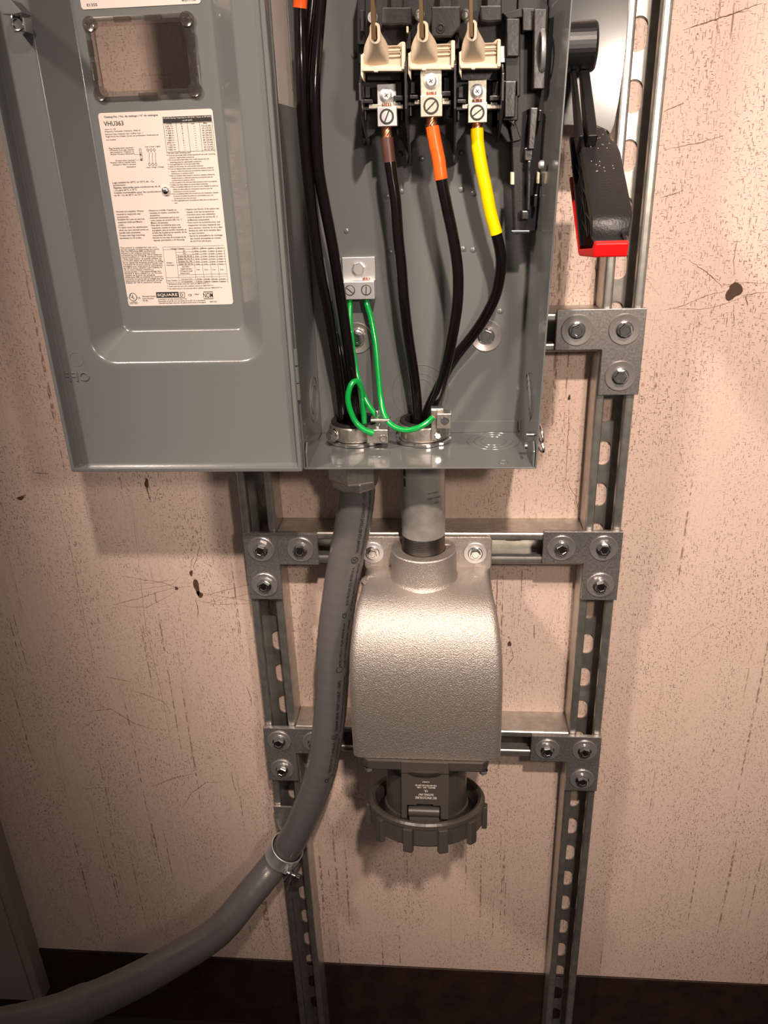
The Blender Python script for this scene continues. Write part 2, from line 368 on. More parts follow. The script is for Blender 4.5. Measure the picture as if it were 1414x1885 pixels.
# ================================================================== STRUT FRAME
PITCHMM = 51.75
HALF = [(0, 0), (0, -37.8), (0.6, -40), (1.8, -41), (3.4, -41.3), (7.2, -41.3), (8.8, -40.9), (9.8, -39.6), (10, -38), (10, -33), (7.6, -33), (7.6, -37.6),
        (6.8, -38.7), (3.8, -38.8), (2.8, -38.4), (2.5, -37.4), (2.5, 0)]
def strut_mesh(length, phase, slots=True):
    """along local z from 0 to length, opening toward -y, x 0..41.3"""
    mb = MB(); Wd = 41.3
    mb.xy(HALF, 0, length); mb.xy([(Wd-x, y) for x, y in HALF][::-1], 0, length)
    if not slots: return mb.box(2.5, Wd-2.5, -2.5, 0, 0, length)
    cs = []; z = phase % PITCHMM
    while z < length: cs.append(z); z += PITCHMM
    edges = [0]+[(a+b)/2 for a, b in zip(cs, cs[1:])]+[length]
    for c, z0, z1 in zip(cs, edges, edges[1:]):
        if c-z0 < 16 or z1-c < 16: mb.box(2.5, Wd-2.5, -2.5, 0, z0, z1); continue
        hole = []; rect = []
        for i in range(24):
            a = 2*PI*i/24; dx, dz = math.cos(a), math.sin(a)
            hx = Wd/2+8.5*dx; hz = c+8.5*dz+(6.3 if dz > 1e-6 else -6.3 if dz < -1e-6 else 0); hole.append((hx, hz))
            X, Zt, Zb = Wd/2-2.5, z1-c, c-z0
            k = min(X/abs(dx) if abs(dx) > 1e-6 else 1e9, (Zt/dz if dz > 0 else Zb/-dz) if abs(dz) > 1e-6 else 1e9)
            rect.append((Wd/2+dx*k, c+dz*k))
        for (cx, cz) in ((2.5, z0), (2.5, z1), (Wd-2.5, z0), (Wd-2.5, z1)):
            j = min(range(24), key=lambda q: (rect[q][0]-cx)**2+(rect[q][1]-cz)**2); rect[j] = (cx, cz)
        L = [[(x, 0, z) for x, z in rect], [(x, 0, z) for x, z in hole], [(x, -2.5, z) for x, z in hole], [(x, -2.5, z) for x, z in rect]]
        mb.loops(L, True, False)
    return mb
def strut(fn, length, phase, label):
    s = strut_mesh(length, phase); s.v = [fn(p) for p in s.v]
    return tag(obj('strut_channel', s, 'galv'), label, 'strut channel', 'slotted steel strut channels of the frame')
ZB = -999
strut(lambda p: Vector((p.x, p.y, p.z+ZB)), 1560, 0-ZB, 'left upright slotted steel strut channel running down behind the grey flexible conduit')
strut(lambda p: Vector((p.x+399.7, p.y, p.z+ZB)), 1560, 468.5-ZB, 'right upright slotted steel strut channel beside the red and black handle')
def hstrut(ztop, label): strut(lambda p: Vector((p.z+41.8, p.y, ztop-p.x)), 357.4, 22, label)
hstrut(221, 'uppermost horizontal strut channel, mostly hidden behind the open grey box')
hstrut(-29.5, 'middle horizontal strut channel behind the galvanised pipe and the hub of the cast box')
hstrut(-315.5, 'lowest horizontal strut channel passing behind the bottom of the cast metal box')

# bolts
def hexpts(r, a0=0): return [(r*math.cos(a0+i*PI/3), r*math.sin(a0+i*PI/3)) for i in range(6)]
def bolt_mesh(r=7.2, h=6.5):
    mb = MB(); mb.lathe([(0.01, 0), (8.6, 0), (8.6, 1.2), (7.4, 1.8), (0.01, 1.8)], (0, 0, 0), (0, -1, 0), 24, cap=False)
    P = hexpts(r); mb.loops([[(x, -1.8, z) for x, z in P], [(x, -h+.8, z) for x, z in P], [(x*.88, -h, z*.88) for x, z in P]], True, False)
    mb.loops([[(x*.88, -h, z*.88) for x, z in P], [(x*.66, -h, z*.66) for x, z in P], [(x*.58, -h+.5, z*.58) for x, z in P]], True, False, cap1=True)
    return mesh_only(mb, 'chrome')
def washer_mesh(r, m, dish=0.0):
    mb = MB(); mb.lathe([(0.01, 0), (r, 0), (r, 1.2), (r-.5, 1.6), (r*.55, 1.6-dish), (0.01, 1.6-dish)], (0, 0, 0), (0, -1, 0), 40, cap=False)
    return mesh_only(mb, m)
BOLT = bolt_mesh(); WASH = washer_mesh(15.8, 'washer', 0.5); WASHL = washer_mesh(13.6, 'zinclight', 0.0); BOLTS = bolt_mesh(6.2, 6)
def bolt_at(parent, x, y, z, wm=WASH, bm=BOLT, rot=None):
    wo = inst('washer', wm, parent, (x, y, z))
    rr = random.uniform(0, 1) if rot is None else rot
    wo2 = inst('bolt', bm, parent, (x, y-1.6, z), (0, rr, 0)); return wo2
def bracket(side, x, z, label, b=89.5):
    """x = outer edge, z = top"""
    s = 1 if side == 'L' else -1; c = 41.3; a = 88.9
    t = thing('corner_bracket', (x, -47.3, z-b), label, 'bracket', 'three bolt corner brackets of the strut frame')
    pts = [(x, z), (x+s*a, z), (x+s*a, z-c), (x+s*c, z-c), (x+s*c, z-b), (x, z-b)]
    obj('plate', MB().xz(pts, -41.5, -47.3), 'zinc', t, bevel=0.6)
    k = 20.6
    for (bx, bz) in ((x+s*k, z-k), (x+s*(k+47.6), z-k), (x+s*k, z-k-48.2)): bolt_at(t, bx, -47.3, bz)
    return t
bracket('L', 1.5, -28.5, 'zinc corner bracket on the left upright beside the top of the flexible conduit')
bracket('R', 442, -24.5, 'zinc corner bracket on the right upright, middle one of three')
bracket('R', 443, 224.5, 'zinc corner bracket on the right upright just below the red tipped handle')
bracket('R', 441, -317.5, 'zinc corner bracket low on the right upright, beside the bottom of the cast box')
bracket('L', -1.5, -315.5, 'zinc corner bracket on the left upright, partly covered by the flexible conduit')

# ================================================================== DISCONNECT BOX
BX0, BX1, BZ0, BZ1, BYB, BYF = 104.0, 327.5, 94.5, 640.0, -45.0, -153.0
box = thing('disconnect_box', (215, -98, BZ0), 'open grey painted metal electrical disconnect box mounted on the strut frame', 'electrical box')
mb = MB(); T = 1.5
def flare(z): return BX1+max(0, (z-BZ0))*0.0262
mb.box(BX0, BX1-2, BYB, BYB+T, BZ0, BZ1)                       # back
mb.hull8([(BX1+2.6, BYB+T, BZ0-1.5), (BX1+2.6, BYB+T, BZ0), (BX0, BYB+T, BZ0), (BX0, BYB+T, BZ0-1.5)], [(BX1, BYF, BZ0-1.5), (BX1, BYF, BZ0), (BX0, BYF, BZ0), (BX0, BYF, BZ0-1.5)]) if False else mb.box(BX0, BX1, BYF, BYB+T, BZ0-T, BZ0)
mb.hull8([(BX0-T, BYB+T, BZ0-T), (BX0-T, BYB+T, BZ1), (BX0, BYB+T, BZ1), (BX0, BYB+T, BZ0-T)], [(BX0-T, BYF, BZ0-T), (BX0-T, BYF, BZ1), (BX0, BYF, BZ1), (BX0, BYF, BZ0-T)])
xb0 = 320.5; xb1 = 327.5+0
mb.hull8([(xb0, BYB+T, BZ0-T), (xb1, BYB+T, BZ1), (xb1+T, BYB+T, BZ1), (xb0+T, BYB+T, BZ0-T)], [(BX1, BYF, BZ0-T), (flare(BZ1), BYF, BZ1), (flare(BZ1)+T, BYF, BZ1), (BX1+T, BYF, BZ0-T)])
mb.box(BX0, BX1, BYB+T, BYF, BZ1, BZ1+T)
obj('enclosure', mb, 'paint', box, bevel=0.5)
# folded lips: rear tab along the floor of the box, and front lip at the corners
mb = MB(); mb.box(BX0+95, BX1-9, BYB-1.6, BYB, BZ0, BZ0+13); mb.box(BX0+4, BX1-8, BYB-1.2, BYB, BZ0, BZ0+3)
obj('rear_tab', mb, 'paint', box, bevel=0.4)
for (xa, xc) in ((BX0, BX0+1.6), (BX1-1.2, BX1+0.4)):
    sgn = 1 if xa < 200 else -1
    pts = [(BYB-20, BZ0), (BYF, BZ0), (BYF, BZ0+16), (BYF+8, BZ0+24)]
    obj('corner_gusset', MB().yz(pts, xa+sgn*1.0, xc+sgn*1.0), 'paint', box, bevel=0.3)
# knockouts
def knock(c, ax, radii, nm='knockout'):
    mb = MB()
    for r in radii: mb.torus(c, r, 0.55, ax, 40, 6)
    return obj(nm, mb, 'paint', box)
c = PY(774, 722, BYB); knock((c.x, BYB, c.z), (0, 1, 0), (30, 20.5, 14.5))
c = PZ(908, 812, BZ0); knock((c.x, c.y, BZ0+0.2), (0, 0, 1), (27, 20, 13.5))
c = PZ(697, 834, BZ0); knock((c.x, c.y, BZ0+0.2), (0, 0, 1), (12,))
for (px, py) in ((624, 856), (926, 851)):
    c = PZ(px, py, BZ0); knock((c.x, min(c.y, BYF) + 8 if c.y < BYF+6 else c.y, BZ0+0.2), (0, 0, 1), (4.5,), 'dimple')
c = PX(578, 735, BX0); knock((BX0+0.3, c.y, c.z), (1, 0, 0), (24, 15))
c = PX(974, 733, 325); knock((324.2, c.y, c.z), (1, 0, 0.06), (25, 18, 12))
# spot-weld dimples on the back panel
mb0 = MB().lathe([(0.01, 1.2), (1.6, 1.1), (2.6, .5), (3.1, 0)], (0, 0, 0), (0, -1, 0), 14, True, cap=False); DIMP = mesh_only(mb0, 'paint')
for (px, py) in ((652, 102), (737, 284), (739, 352), (713, 361), (850, 282), (849, 349), (872, 356), (638, 425), (718, 464), (853, 458), (871, 460), (777, 292), (921, 573), (755, 215), (893, 290)):
    c = PY(px, py, BYB); inst('dimple', DIMP, box, (c.x, BYB, c.z))
# mounting washers with bolts on the back panel
WB = washer_mesh(16.2, 'washer', 1.4)
for (px, py) in ((657, 622), (895, 618)):
    c = PY(px, py, BYB); bolt_at(box, c.x, BYB, c.z, WB, BOLTS, 0.4)
# label on the inside of the left wall
mb = MB(); q = [PX(500, 0, BX0+.3), PX(527, 0, BX0+.3), PX(543, 203, BX0+.3), PX(515, 186, BX0+.3)]
ya, yb = q[3].y, q[2].y; zb = (q[2].z+q[3].z)/2
mb.box(BX0+.1, BX0+.4, min(ya, yb)-4, max(ya, yb), zb, 630); obj('side_label', mb, 'label', box, label='cream sticker on the inner left wall')
mb = MB(); mb.box(BX0+.4, BX0+.5, max(ya, yb)-7, max(ya, yb)-5.5, zb+12, 628); obj('side_label_print', mb, 'ink', box)

# ---- door
DX0, DX1, DYL, DYP = -129.0, 103.0, -166.0, -150.5
DZT = 632
mb = MB()
def fl(prof):
    L = []
    for ins, Y, (x0, x1, z0, z1), r in prof:
        L.append([(x, Y, z) for x, z in rrect(x0+ins, x1-ins, z0+ins, z1-ins, r)])
    return L
O = (DX0, DX1, 95.8, DZT); E = (-93.5, 73.5, 200.5, 560)
dpt = 30.0
prof = [(0.4, DYL+.2, O, 1.4), (0, DYL+1, O, 1.5), (0, DYP, O, 1.5), (1.5, DYP, O, 1.4), (1.5, DYL+1.2, O, 1.2)]
L0 = fl([(3.2, DYL+.0, O, 1.2), (1.6, DYL, O, 1.4), (.5, DYL+.2, O, 1.4), (0, DYL+1, O, 1.5), (0, DYP+2.5, O, 1.5)])
mb.loops(L0, True, True)
L1 = fl([(3.2, DYL+.0, O, 1.2), (3.4, DYL+.8, O, 1.2), (2.6, DYL+1.2, O, 1.2), (2.6, DYP-1.5, O, 1.5), (3.2, DYP-.4, O, 1.6), (4.5, DYP, O, 2), (-6, DYP, E, 26)]+[(-2.2+4.6*math.sin(math.radians(a)), DYP+4.6*(1-math.cos(math.radians(a))), E, 24-a*.05) for a in (0, 12, 25, 38, 50)]
         +[(26.4-4.6*math.sin(math.radians(a)), DYP+dpt-4.6*(1-math.cos(math.radians(a))), E, 8+a*.02) for a in (50, 38, 25, 12, 0)]+[(29.5, DYP+dpt, E, 6)])
mb.loops(L1, True, True)
YI = DYP+dpt                       # inner flat
wa, wb_ = PY(184, 178, YI), PY(364, 32, YI)
WX0, WX1, WZ0_, WZ1_ = wa.x-.5, PY(368, 172, YI).x-1, PY(270, 176, YI).z, PY(270, 34, YI).z
Win = (WX0, WX1, WZ0_, WZ1_)
L2 = fl([(29.5, YI, E, 6), (0, YI, Win, 6), (0, YI+1.4, Win, 6)])
mb.loops(L2, True, False)
door = obj('door', mb, 'paint', box)
sd = door.modifiers.new('thick', 'SOLIDIFY'); sd.thickness = 0.9*SC; sd.offset = 0
# window
mb = MB(); mb.loops(fl([(4, YI+3, Win, 5), (4, YI-2.5, Win, 5), (1.5, YI-3.0, Win, 6), (-2.5, YI-2.2, Win, 8), (-2.8, YI-.3, Win, 8)]), True, True)
for (x, z) in ((WX0, WZ0_), (WX1, WZ0_), (WX0, WZ1_), (WX1, WZ1_)):
    mb.lathe([(6.2, 0), (6.2, 2.4), (5, 3.2), (3, 2.6), (.01, 2.6)], (x+(2.5 if x == WX0 else -2.5), YI-.4, z+(2.5 if z == WZ0_ else -2.5)), (0, -1, 0), 20, True, cap=False)
for (fx, fz, wd, hg) in ((.35, 1, 14, 4), (.65, 1, 14, 4), (.5, 0, 16, 4), (.75, 0, 10, 3), (0, .35, 4, 14), (0, .65, 4, 12), (1, .4, 4, 16), (1, .7, 4, 10)):
    x = WX0+(WX1-WX0)*fx; z = WZ0_+(WZ1_-WZ0_)*fz; mb.box(x-wd/2, x+wd/2, YI-3.6, YI-.4, z-hg/2, z+hg/2)
obj('window_gasket', mb, 'rim', door, label='clear plastic clip frame of the viewing window')
mb = MB().box(WX0+3.6, WX1-3.6, YI+1.6, YI+2.6, WZ0_+3.6, WZ1_-3.6)
obj('window_pane', mb, 'clear', door)
mb = MB(); cxw, czw = (WX0+WX1)/2+4, (WZ0_+WZ1_)/2+4
mb.box(cxw-14, cxw+20, YI+1.2, YI+1.6, WZ0_+15, WZ0_+15.6)
obj('pane_moulding', mb, 'clear', door)
# labels
YL = YI-0.85
def lab(corners, r=2.5):
    x0 = (PY(*corners[0], YL).x+PY(*corners[3], YL).x)/2; x1 = (PY(*corners[1], YL).x+PY(*corners[2], YL).x)/2
    z1 = (PY(*corners[0], YL).z+PY(*corners[1], YL).z)/2; z0 = (PY(*corners[2], YL).z+PY(*corners[3], YL).z)/2
    return x0, x1, z0, z1
lx0, lx1, lz0, lz1 = lab([(183, 207), (394, 201), (427, 561), (234, 563)])
obj('rating_label', MB().xz(rrect(lx0, lx1, lz0, lz1, 2.5, 4), YI-.2, YL), 'label', door, label='cream rating label with small black print')
TX0, TX1, TZ0, TZ1 = PY(149, 9, YL).x, PY(371, 14, YL).x, PY(260, 12, YL).z, 555
obj('warning_label', MB().xz(rrect(TX0, TX1, TZ0, TZ1, 2.5, 4), YI-.2, YL), 'label', door, label='cream label whose lower edge shows above the window')
pr_ = MB()
YT = YL-0.12
# map from the label's own frame measured in the close-up crop: corner (110,80) top-left ... (355,1755) bottom-left ... (1265,1745) bottom-right
KX = (lx1-lx0); KZ = (lz1-lz0)
def lp(cx, cy):                    # close-up crop -> label coordinates
    p = PY(160+cx/4.713, 190+cy/4.713, YT); return p.x, p.z
def tx(x0, x1, yb, h, s, mbk=None, ink=None):
    a = lp(x0, yb); b = lp(x1, yb); hh = abs(lp(x0, yb)[1]-lp(x0, yb-h)[1])
    write(mbk or pr_, s, lambda u, v: (a[0]+u, YT, a[1]+v), hh, (b[0]-a[0]) if x1 else None)
def line(x0, y0, x1, y1, t=2.2):
    a = lp(x0, y0); b = lp(x1, y1); k = t/4.713/1.85*1.0
    if abs(x1-x0) > abs(y1-y0) and abs(y1-y0) < 60 and False: pass
    d = Vector((b[0]-a[0], 0, b[1]-a[1])); L = d.length; d.normalize(); s = Vector((-d.z, 0, d.x))*k/2
    A = Vector((a[0], YT, a[1])); B = Vector((b[0], YT, b[1])); pr_.add([A+s, B+s, B-s, A-s], [(0, 1, 2, 3)])
def hl(x0, x1, y, t=2.2): a = lp(x0, y); b = lp(x1, y); k = t/17.4; pr_.add([(a[0], YT, a[1]+k), (b[0], YT, a[1]+k), (b[0], YT, a[1]-k), (a[0], YT, a[1]-k)], [(0, 1, 2, 3)])
def rectf(x0, y0, x1, y1):
    a = lp(x0, y0); b = lp(x1, y1); pr_.add([(a[0], YT, a[1]), (b[0], YT, a[1]), (b[0], YT, b[1]), (a[0], YT, b[1])], [(0, 1, 2, 3)])
tx(150, 618, 128, 17, 'Catalog No. / No. de cat\u00e1logo / N\u00b0 de catalogue')
tx(149, 320, 198, 40, 'VHU363')
tx(155, 250, 232, 10, 'Amps / A : 100'); tx(158, 466, 252, 11, 'Frequency / Frecuencia / Fr\u00e9quence : 50/60 Hz')
tx(160, 485, 276, 11, 'Enclosure Type / Gabinete Tipo / Coffret Type : 1'); tx(165, 622, 296, 11, 'Single Throw Non Fusible / Un tiro, sin portafusibles / Unidirectionnel'); tx(168, 252, 323, 10, 'non Fusible')
for i, s in enumerate(('Plug bonding when required /', 'Conexi\u00f3n a la caja cuando', 'sea necesario / Fixation au', 'boitier lorsque n\u00e9cessaire')): tx(192+i*5, 408+i*2, 398+i*17, 11, s)
for i, s in enumerate(('Ground when required /', 'Puesta a tierra cuando fuera', 'necesario / M.\u00e0.l.t. lorsque', 'n\u00e9cessaire')): tx((248, 205, 225, 345)[i], 426, 504+i*18, 11, s)
tx(503, 636, 383, 11, 'Line / L\u00ednea / Ligne'); tx(515, 668, 562, 11, 'Load / Carga / Charge')
for k in range(3):
    for (x, y) in ((528+k*28, 405), (543+k*28, 530)):
        a = lp(x, y); pr_.torus((a[0], YT, a[1]), .95, .16, (0, 1, 0), 14, 4)
    line(530+k*28, 412, 534+k*28, 430); line(541+k*27, 430, 538+k*28, 470); line(538+k*28, 470, 543+k*28, 520)
for k in range(4): rectf(453+k*4, 395+k*28, 470+k*4, 398+k*28); hl(450+k*4, 474+k*4, 410+k*28, 1.5)
rectf(458, 440, 472, 452); rectf(464, 486, 480, 498); line(452, 395, 468, 500, 1.5); line(472, 395, 486, 500, 1.5)
hl(410, 455, 445, 1.4); hl(428, 462, 494, 1.4)
# black header table
rectf(655, 120, 1085, 158)
for (y) in (180, 425): hl(668+(y-180)*.12, 1090+(y-180)*.1, y)
for x, dx in ((660, 32), (770, 32), (868, 32), (975, 28), (1086, 26)): line(x, 158, x+dx, 425)
tx(692, 738, 184, 12, 'Volts'); tx(810, 826, 184, 12, '\u00d8'); tx(903, 932, 182, 11, 'Std'); tx(1010, 1048, 178, 12, 'Max.')
rows = (('120 V~', '1', '7.5 (5.60)'), ('* 240 V~', '1', '20 (14.92)'), ('** 240 V~', '3', '40 (29.84)'), ('* 480 V~', '1', '40 (29.84)'), ('** 480 V~', '3', '60 (44.76)'), ('+ 480 V~', '3', '75 (55.95)'), ('* 600 V~', '1', '40 (29.84)'), ('600 V~', '3', '100 (74.60)'), ('* 125 V=', '--', '7.5 (5.60)'), ('* 250 V=', '--', '20 (14.92)'), ('* 600 V=', '--', '50 (37.30)'))
for i, (a, b, c_) in enumerate(rows):
    y = 206+i*20.5; d = i*2.3; tx(680+d, 752+d, y, 13, a); tx(822+d, 828+d+(10 if b == '--' else 0), y, 13, b); hl(922+d, 940+d, y-6, 1.5); tx(995+d, 1078+d, y-4, 13, c_)
fine = ['* Use both outer switching poles', '** If corner grounded delta: install neutral and use outer switching', 'poles for ungrounded conductors', '+ For corner grounded delta only: install neutral and use', 'switching poles for ungrounded conductors', '++ Not applicable for corner grounded delta', '* Utilice los dos polos de conmutaci\u00f3n externos', '** Si es un sistema delta puesto a tierra en esquina, instale el', 'neutro y utilice los polos de conmutaci\u00f3n externos para los', 'conductores no puestos a tierra', '+ Para un sistema delta puesto a tierra en esquina solamente', 'instale el neutro y utilice los polos de conmutaci\u00f3n para los', 'conductores no puestos a tierra', '++ No se aplica a los sistemas delta puestos a tierra en esquina', '* Utiliser les deux p\u00f4les de commutation externes', '** Pour un syst\u00e8me delta mis \u00e0 la terre en coin, installer le neutre et', 'utiliser les deux p\u00f4les de commutation externes pour les', 'conducteurs non mis \u00e0 la terre', '+ Pour un syst\u00e8me delta mis \u00e0 la terre en coin seulement, installer', 'le neutre et utiliser les p\u00f4les de commutation pour les', 'conducteurs non mis \u00e0 la terre', '++ Non applicable pour les syst\u00e8mes delta mis \u00e0 la terre par le', 'coin']
fx1 = (900, 1115, 930, 1062, 995, 980, 1010, 1098, 1105, 930, 1110, 1093, 935, 1130, 1050, 1140, 1090, 942, 1143, 1098, 950, 1140, 785)
for i, s in enumerate(fine):
    ind = 0 if s[0] in '*+' else 22; tx(690+i*2.2+ind, fx1[i], 440+i*19.6, 11.5, s)
for i, s in enumerate(('Lugs suitable for 60\u00b0C or 75\u00b0C Al - Cu', 'conductors', 'Zapatas adecuadas para conductores de Al', '- Cu para 60\u00b0C o 75\u00b0C', 'Cosses convenables pour les conducteurs', 'en Al - Cu de 60\u00b0C ou 75\u00b0C')):
    tx(224+i*3, (583, 335, 640, 437, 643, 488)[i], 697+i*22, 15, s)
colA = ('- Neutral not supplied. Where', '  neutral is required, see', '  accessories.', '- Suitable for use as service', '  equipment (USA and Mexico', '  only).', '- To open cover for examination', '  when on, turn slotted screw on', '  handle side clockwise.', '- Torque main lugs mounting', '  hardware to 35 in-lbs.')
colB = ('- Neutro no incluido. Cuando se', '  necesite un neutro, consulte los', '  accesorios.', '- Adecuado \u00fanicamente para su uso', '  como equipo de servicio (EE. UU. Y', '  M\u00e9xico \u00fanicamente).', '- Para abrir la cubierta para una', '  inspecci\u00f3n cuando el equipo est\u00e1', '  energizado, gire el tornillo ranurado en', '  el lado de la palanca en sentido de las', '  manecillas del reloj.', '- Apriete los herrajes de montaje de las', '  zapatas principales a 35 lbs-pulg.')
colC = ('- Neutre non fourni. Si le neutre est', '  requis, voir les accessoires.', '- Convient pour une utilisation', "  comme appareil de service (\u00c9. U.", '  et Mexique uniquement).', '- Pour ouvrir le couvercle pour une', "  inspection lorsque l'appareil est", '  sous tension, tourner la vis \u00e0 t\u00eate', '  fendue du c\u00f4t\u00e9 de la manette dans', '  le sens horaire.', '- Serrer la quincaillerie de montage', '  des cosses principales au couple', '  de 4,0 N\u2022m (35 lb-po).')
for cols, x, y0, wd in ((colA, 243, 948, 8.6), (colB, 528, 938, 8.0), (colC, 848, 928, 8.4)):
    for i, s in enumerate(cols):
        s2 = s.strip(); k = len(s)-len(s2); tx(x+i*3.0+k*7, x+i*3.0+k*7+min(len(s2)*wd, 300), y0+i*(23.0 if cols is not colB else 21.5), 14, s2)
para = 'This switch is suitable for use on a circuit capable of delivering not more than the following RMS symmetrical amperes or AC amperes maximum when protected by the following 100 A maximum circuit breakers or 100 A maximum fuses. / Este interruptor se puede utilizar en un circuito capaz de suministrar no m\u00e1s de los siguientes amperes sim\u00e9tricos RCM o amperes de cd como m\u00e1ximo cuando est\u00e1 protegido por interruptores autom\u00e1ticos de 100 A como m\u00e1ximo o por fusibles de 100 A como m\u00e1ximo indicados a continuaci\u00f3n. / Cet appareillage est destin\u00e9 \u00e0 \u00eatre utilis\u00e9 sur un circuit capable de fournir les amp\u00e8res sym\u00e9triques RMS ou amp\u00e8res CC maximum suivants lorsqu\u2019il est prot\u00e9g\u00e9 par les disjoncteurs de 100 A maximum ou des fusibles de 100 A maximum suivants.'
ws = para.split(); ls = []; cur = ''
for wd_ in ws:
    if len(cur)+len(wd_) > 39: ls.append(cur); cur = wd_
    else: cur = (cur+' '+wd_).strip()
ls.append(cur)
for i, s in enumerate(ls[:22]): tx(290+i*2.6, 290+i*2.6+len(s)*8.8, 1262+i*15.9, 12, s)
# lower table
ys = [1248, 1271, 1293, 1316, 1339, 1361, 1384, 1407, 1490, 1514, 1536, 1557]
def xs_(x, y): return x+(y-1248)*0.115
for y in ys: hl(xs_(658 if y in (1248, 1514, 1557, 1271) else 765, y), xs_(1190, y), y, 2)
for x in (658, 765, 915, 985, 1055, 1120, 1190): line(xs_(x, 1248 if x != 765 else 1271), 1248 if x != 765 else 1271, xs_(x, 1557), 1557, 2)
tx(725, 845, 1268, 12, 'Voltage / Tensi\u00f3n')
for k, s in enumerate(('240 V~', '480 V~', '600 V~', '250 V=')): tx(922+k*70, 968+k*70, 1264, 12, s)
for i, (s, y) in enumerate((('FA', 1289), ('FH', 1311), ('Breaker BD, BG, BJ', 1334), ('Breaker HD, HG, HJ', 1357), ('Breaker HL, HR', 1380), ('Breaker QD, QG, QJ', 1402))):
    tx(xs_(830, y)-(50 if i > 1 else 0), xs_(850, y)+(50 if i > 1 else 0), y, 13, s)
    for k in range(4): tx(xs_(930+k*68, y), xs_(962+k*68, y), y, 12, ('18 kA', '14 kA', '25 kA', '65 kA')[(i+k) % 4])
for i, s in enumerate(('Any breaker /', 'Cualquier interruptor /', "N'importe quel", 'disjoncteur')): tx(xs_(790+(i == 0)*15, 1425), xs_(895-(i in (0, 3))*20, 1425), 1424+i*19, 12, s)
for k in range(4): tx(xs_(930+k*68, 1450), xs_(958+k*68, 1450), 1450, 12, '10 kA')
for (y) in (1531, 1553):
    tx(xs_(800, y)-10, xs_(880, y), y, 11, 'H, K / R, J, T, CC' if y < 1540 else 'R, T (J class) fuses')
    for k in range(4): tx(xs_(925+k*68, y), xs_(965+k*68, y), y, 12, '10 kA' if y < 1540 else '200 kA')
tx(692, 752, 1390, 11, 'Breaker /'); tx(692, 762, 1410, 11, 'Interruptor'); tx(695, 785, 1545, 11, 'Fuses / Fusibles')
for i, s in enumerate(('* Breakers shall only be used at 480Y/277 V~', '* Interruptores que solo pueden usarse en 480Y/277 V~', '* Les disjoncteurs ne peuvent \u00eatre utilis\u00e9s que sur 480Y/277 V~')): tx(698, (1065, 1105, 1180)[i], 1575+i*20, 11, s)
# bottom line marks
a = lp(400, 1682); pr_.torus((a[0], YT, a[1]), 3.6, .28, (0, 1, 0), 28, 4)
tx(380, 400, 1686, 26, 'U'); tx(399, 416, 1698, 26, 'L'); tx(350, 364, 1698, 16, 'C'); tx(440, 464, 1697, 16, 'US'); tx(372, 442, 1742, 18, 'LISTED')
for i, s in enumerate(('Enclosed Switch', 'Issue Number', 'XJ-42')): tx(483, (597, 583, 530)[i], 1682+i*18, 12, s)
rectf(598, 1640, 800, 1685)
a = lp(800, 1642); b = lp(846, 1684)
for (p, q) in (((800, 1642), (846, 1642)), ((800, 1684), (848, 1684))): hl(p[0], q[0], p[1], 4)
line(846, 1640, 848, 1686, 4)
tx(810, 836, 1676, 26, 'D'); tx(880, 912, 1674, 18, 'CE'); tx(934, 978, 1664, 12, '298611'); tx(1065, 1128, 1728, 12, 'GEX71353')
rectf(1010, 1634, 1092, 1638); rectf(1014, 1694, 1098, 1698); tx(1012, 1096, 1688, 44, 'NOM')
for i, s in enumerate(('Assembled in US with US & Foreign Parts', 'Ensamblado en los EE. UU. con partes de los EE. UU. y extranjeras', 'Assembl\u00e9 aux \u00c9tats-Unis avec des pi\u00e8ces am\u00e9ricaines et \u00e9trang\u00e8res')): tx(618+i*3, (868, 1028, 1035)[i], 1706+i*17, 11, s)
obj('label_print', pr_, 'ink', door)
mb = MB()
YT -= 0.1
tx(612, 788, 1676, 24, 'SQUARE', mb); obj('maker_print', mb, 'label', door); mb = MB(); tx(662, 1078, 136, 11, 'HP (kW) Rating / Capacidad en HP (kW) / Valeur en HP (kW)', mb); tx(830, 915, 154, 11, 'en HP (kW)', mb)
obj('table_heading_print', mb, 'label', door)
mb = MB(); write(mb, 'E1355', lambda u, v: (TX0+5+u, YL-.12, TZ0+2+v), 2.0, 9); obj('warning_print', mb, 'ink', door); mb = MB(); write(mb, '80277138', lambda u, v: (TX1-16+u, YL-.12, TZ0+2+v), 2.0, 12)
obj('warning_print', mb, 'ink', door)
c = PY(305, 351, YL); mb = MB().lathe([(0.01, 3.2), (2.2, 2.9), (3.4, 1.8), (3.9, 0)], (c.x, YL, c.z), (0, -1, 0), 20, True, cap=False)
obj('rivet', mb, 'chrome', door)
# embossed circle and OFF seen from behind
mb = MB(); c = PY(141, 661, DYP); mb.torus((c.x, DYP-.1, c.z), 6.6, .7, (0, 1, 0), 30, 6)
obj('embossed_circle', mb, 'paint', door)
mb = MB(); a = PY(167, 701, DYP); write(mb, 'OFF', lambda u, v: (a.x-u, DYP-.7, a.z+v), 9.0, 24)
vs = [p.copy() for p in mb.v]; k = len(vs)
bm_e = mb
o = obj('embossed_word', bm_e, 'paint', door); s_ = o.modifiers.new('t', 'SOLIDIFY'); s_.thickness = 1.4*SC; s_.offset = 0
bv = o.modifiers.new('b', 'BEVEL'); bv.width = .25*SC; bv.segments = 1
a, b = PY(134, 742, DYP), PY(150, 783, DYP); obj('tape_scrap', MB().hull8([(a.x, DYP-.3, a.z), (a.x+7, DYP-.3, a.z), (b.x-1, DYP-.3, b.z), (b.x-7.5, DYP-.3, b.z)], [(a.x, DYP-.05, a.z), (a.x+7, DYP-.05, a.z), (b.x-1, DYP-.05, b.z), (b.x-7.5, DYP-.05, b.z)]), 'label', door, label='scrap of cream tape')
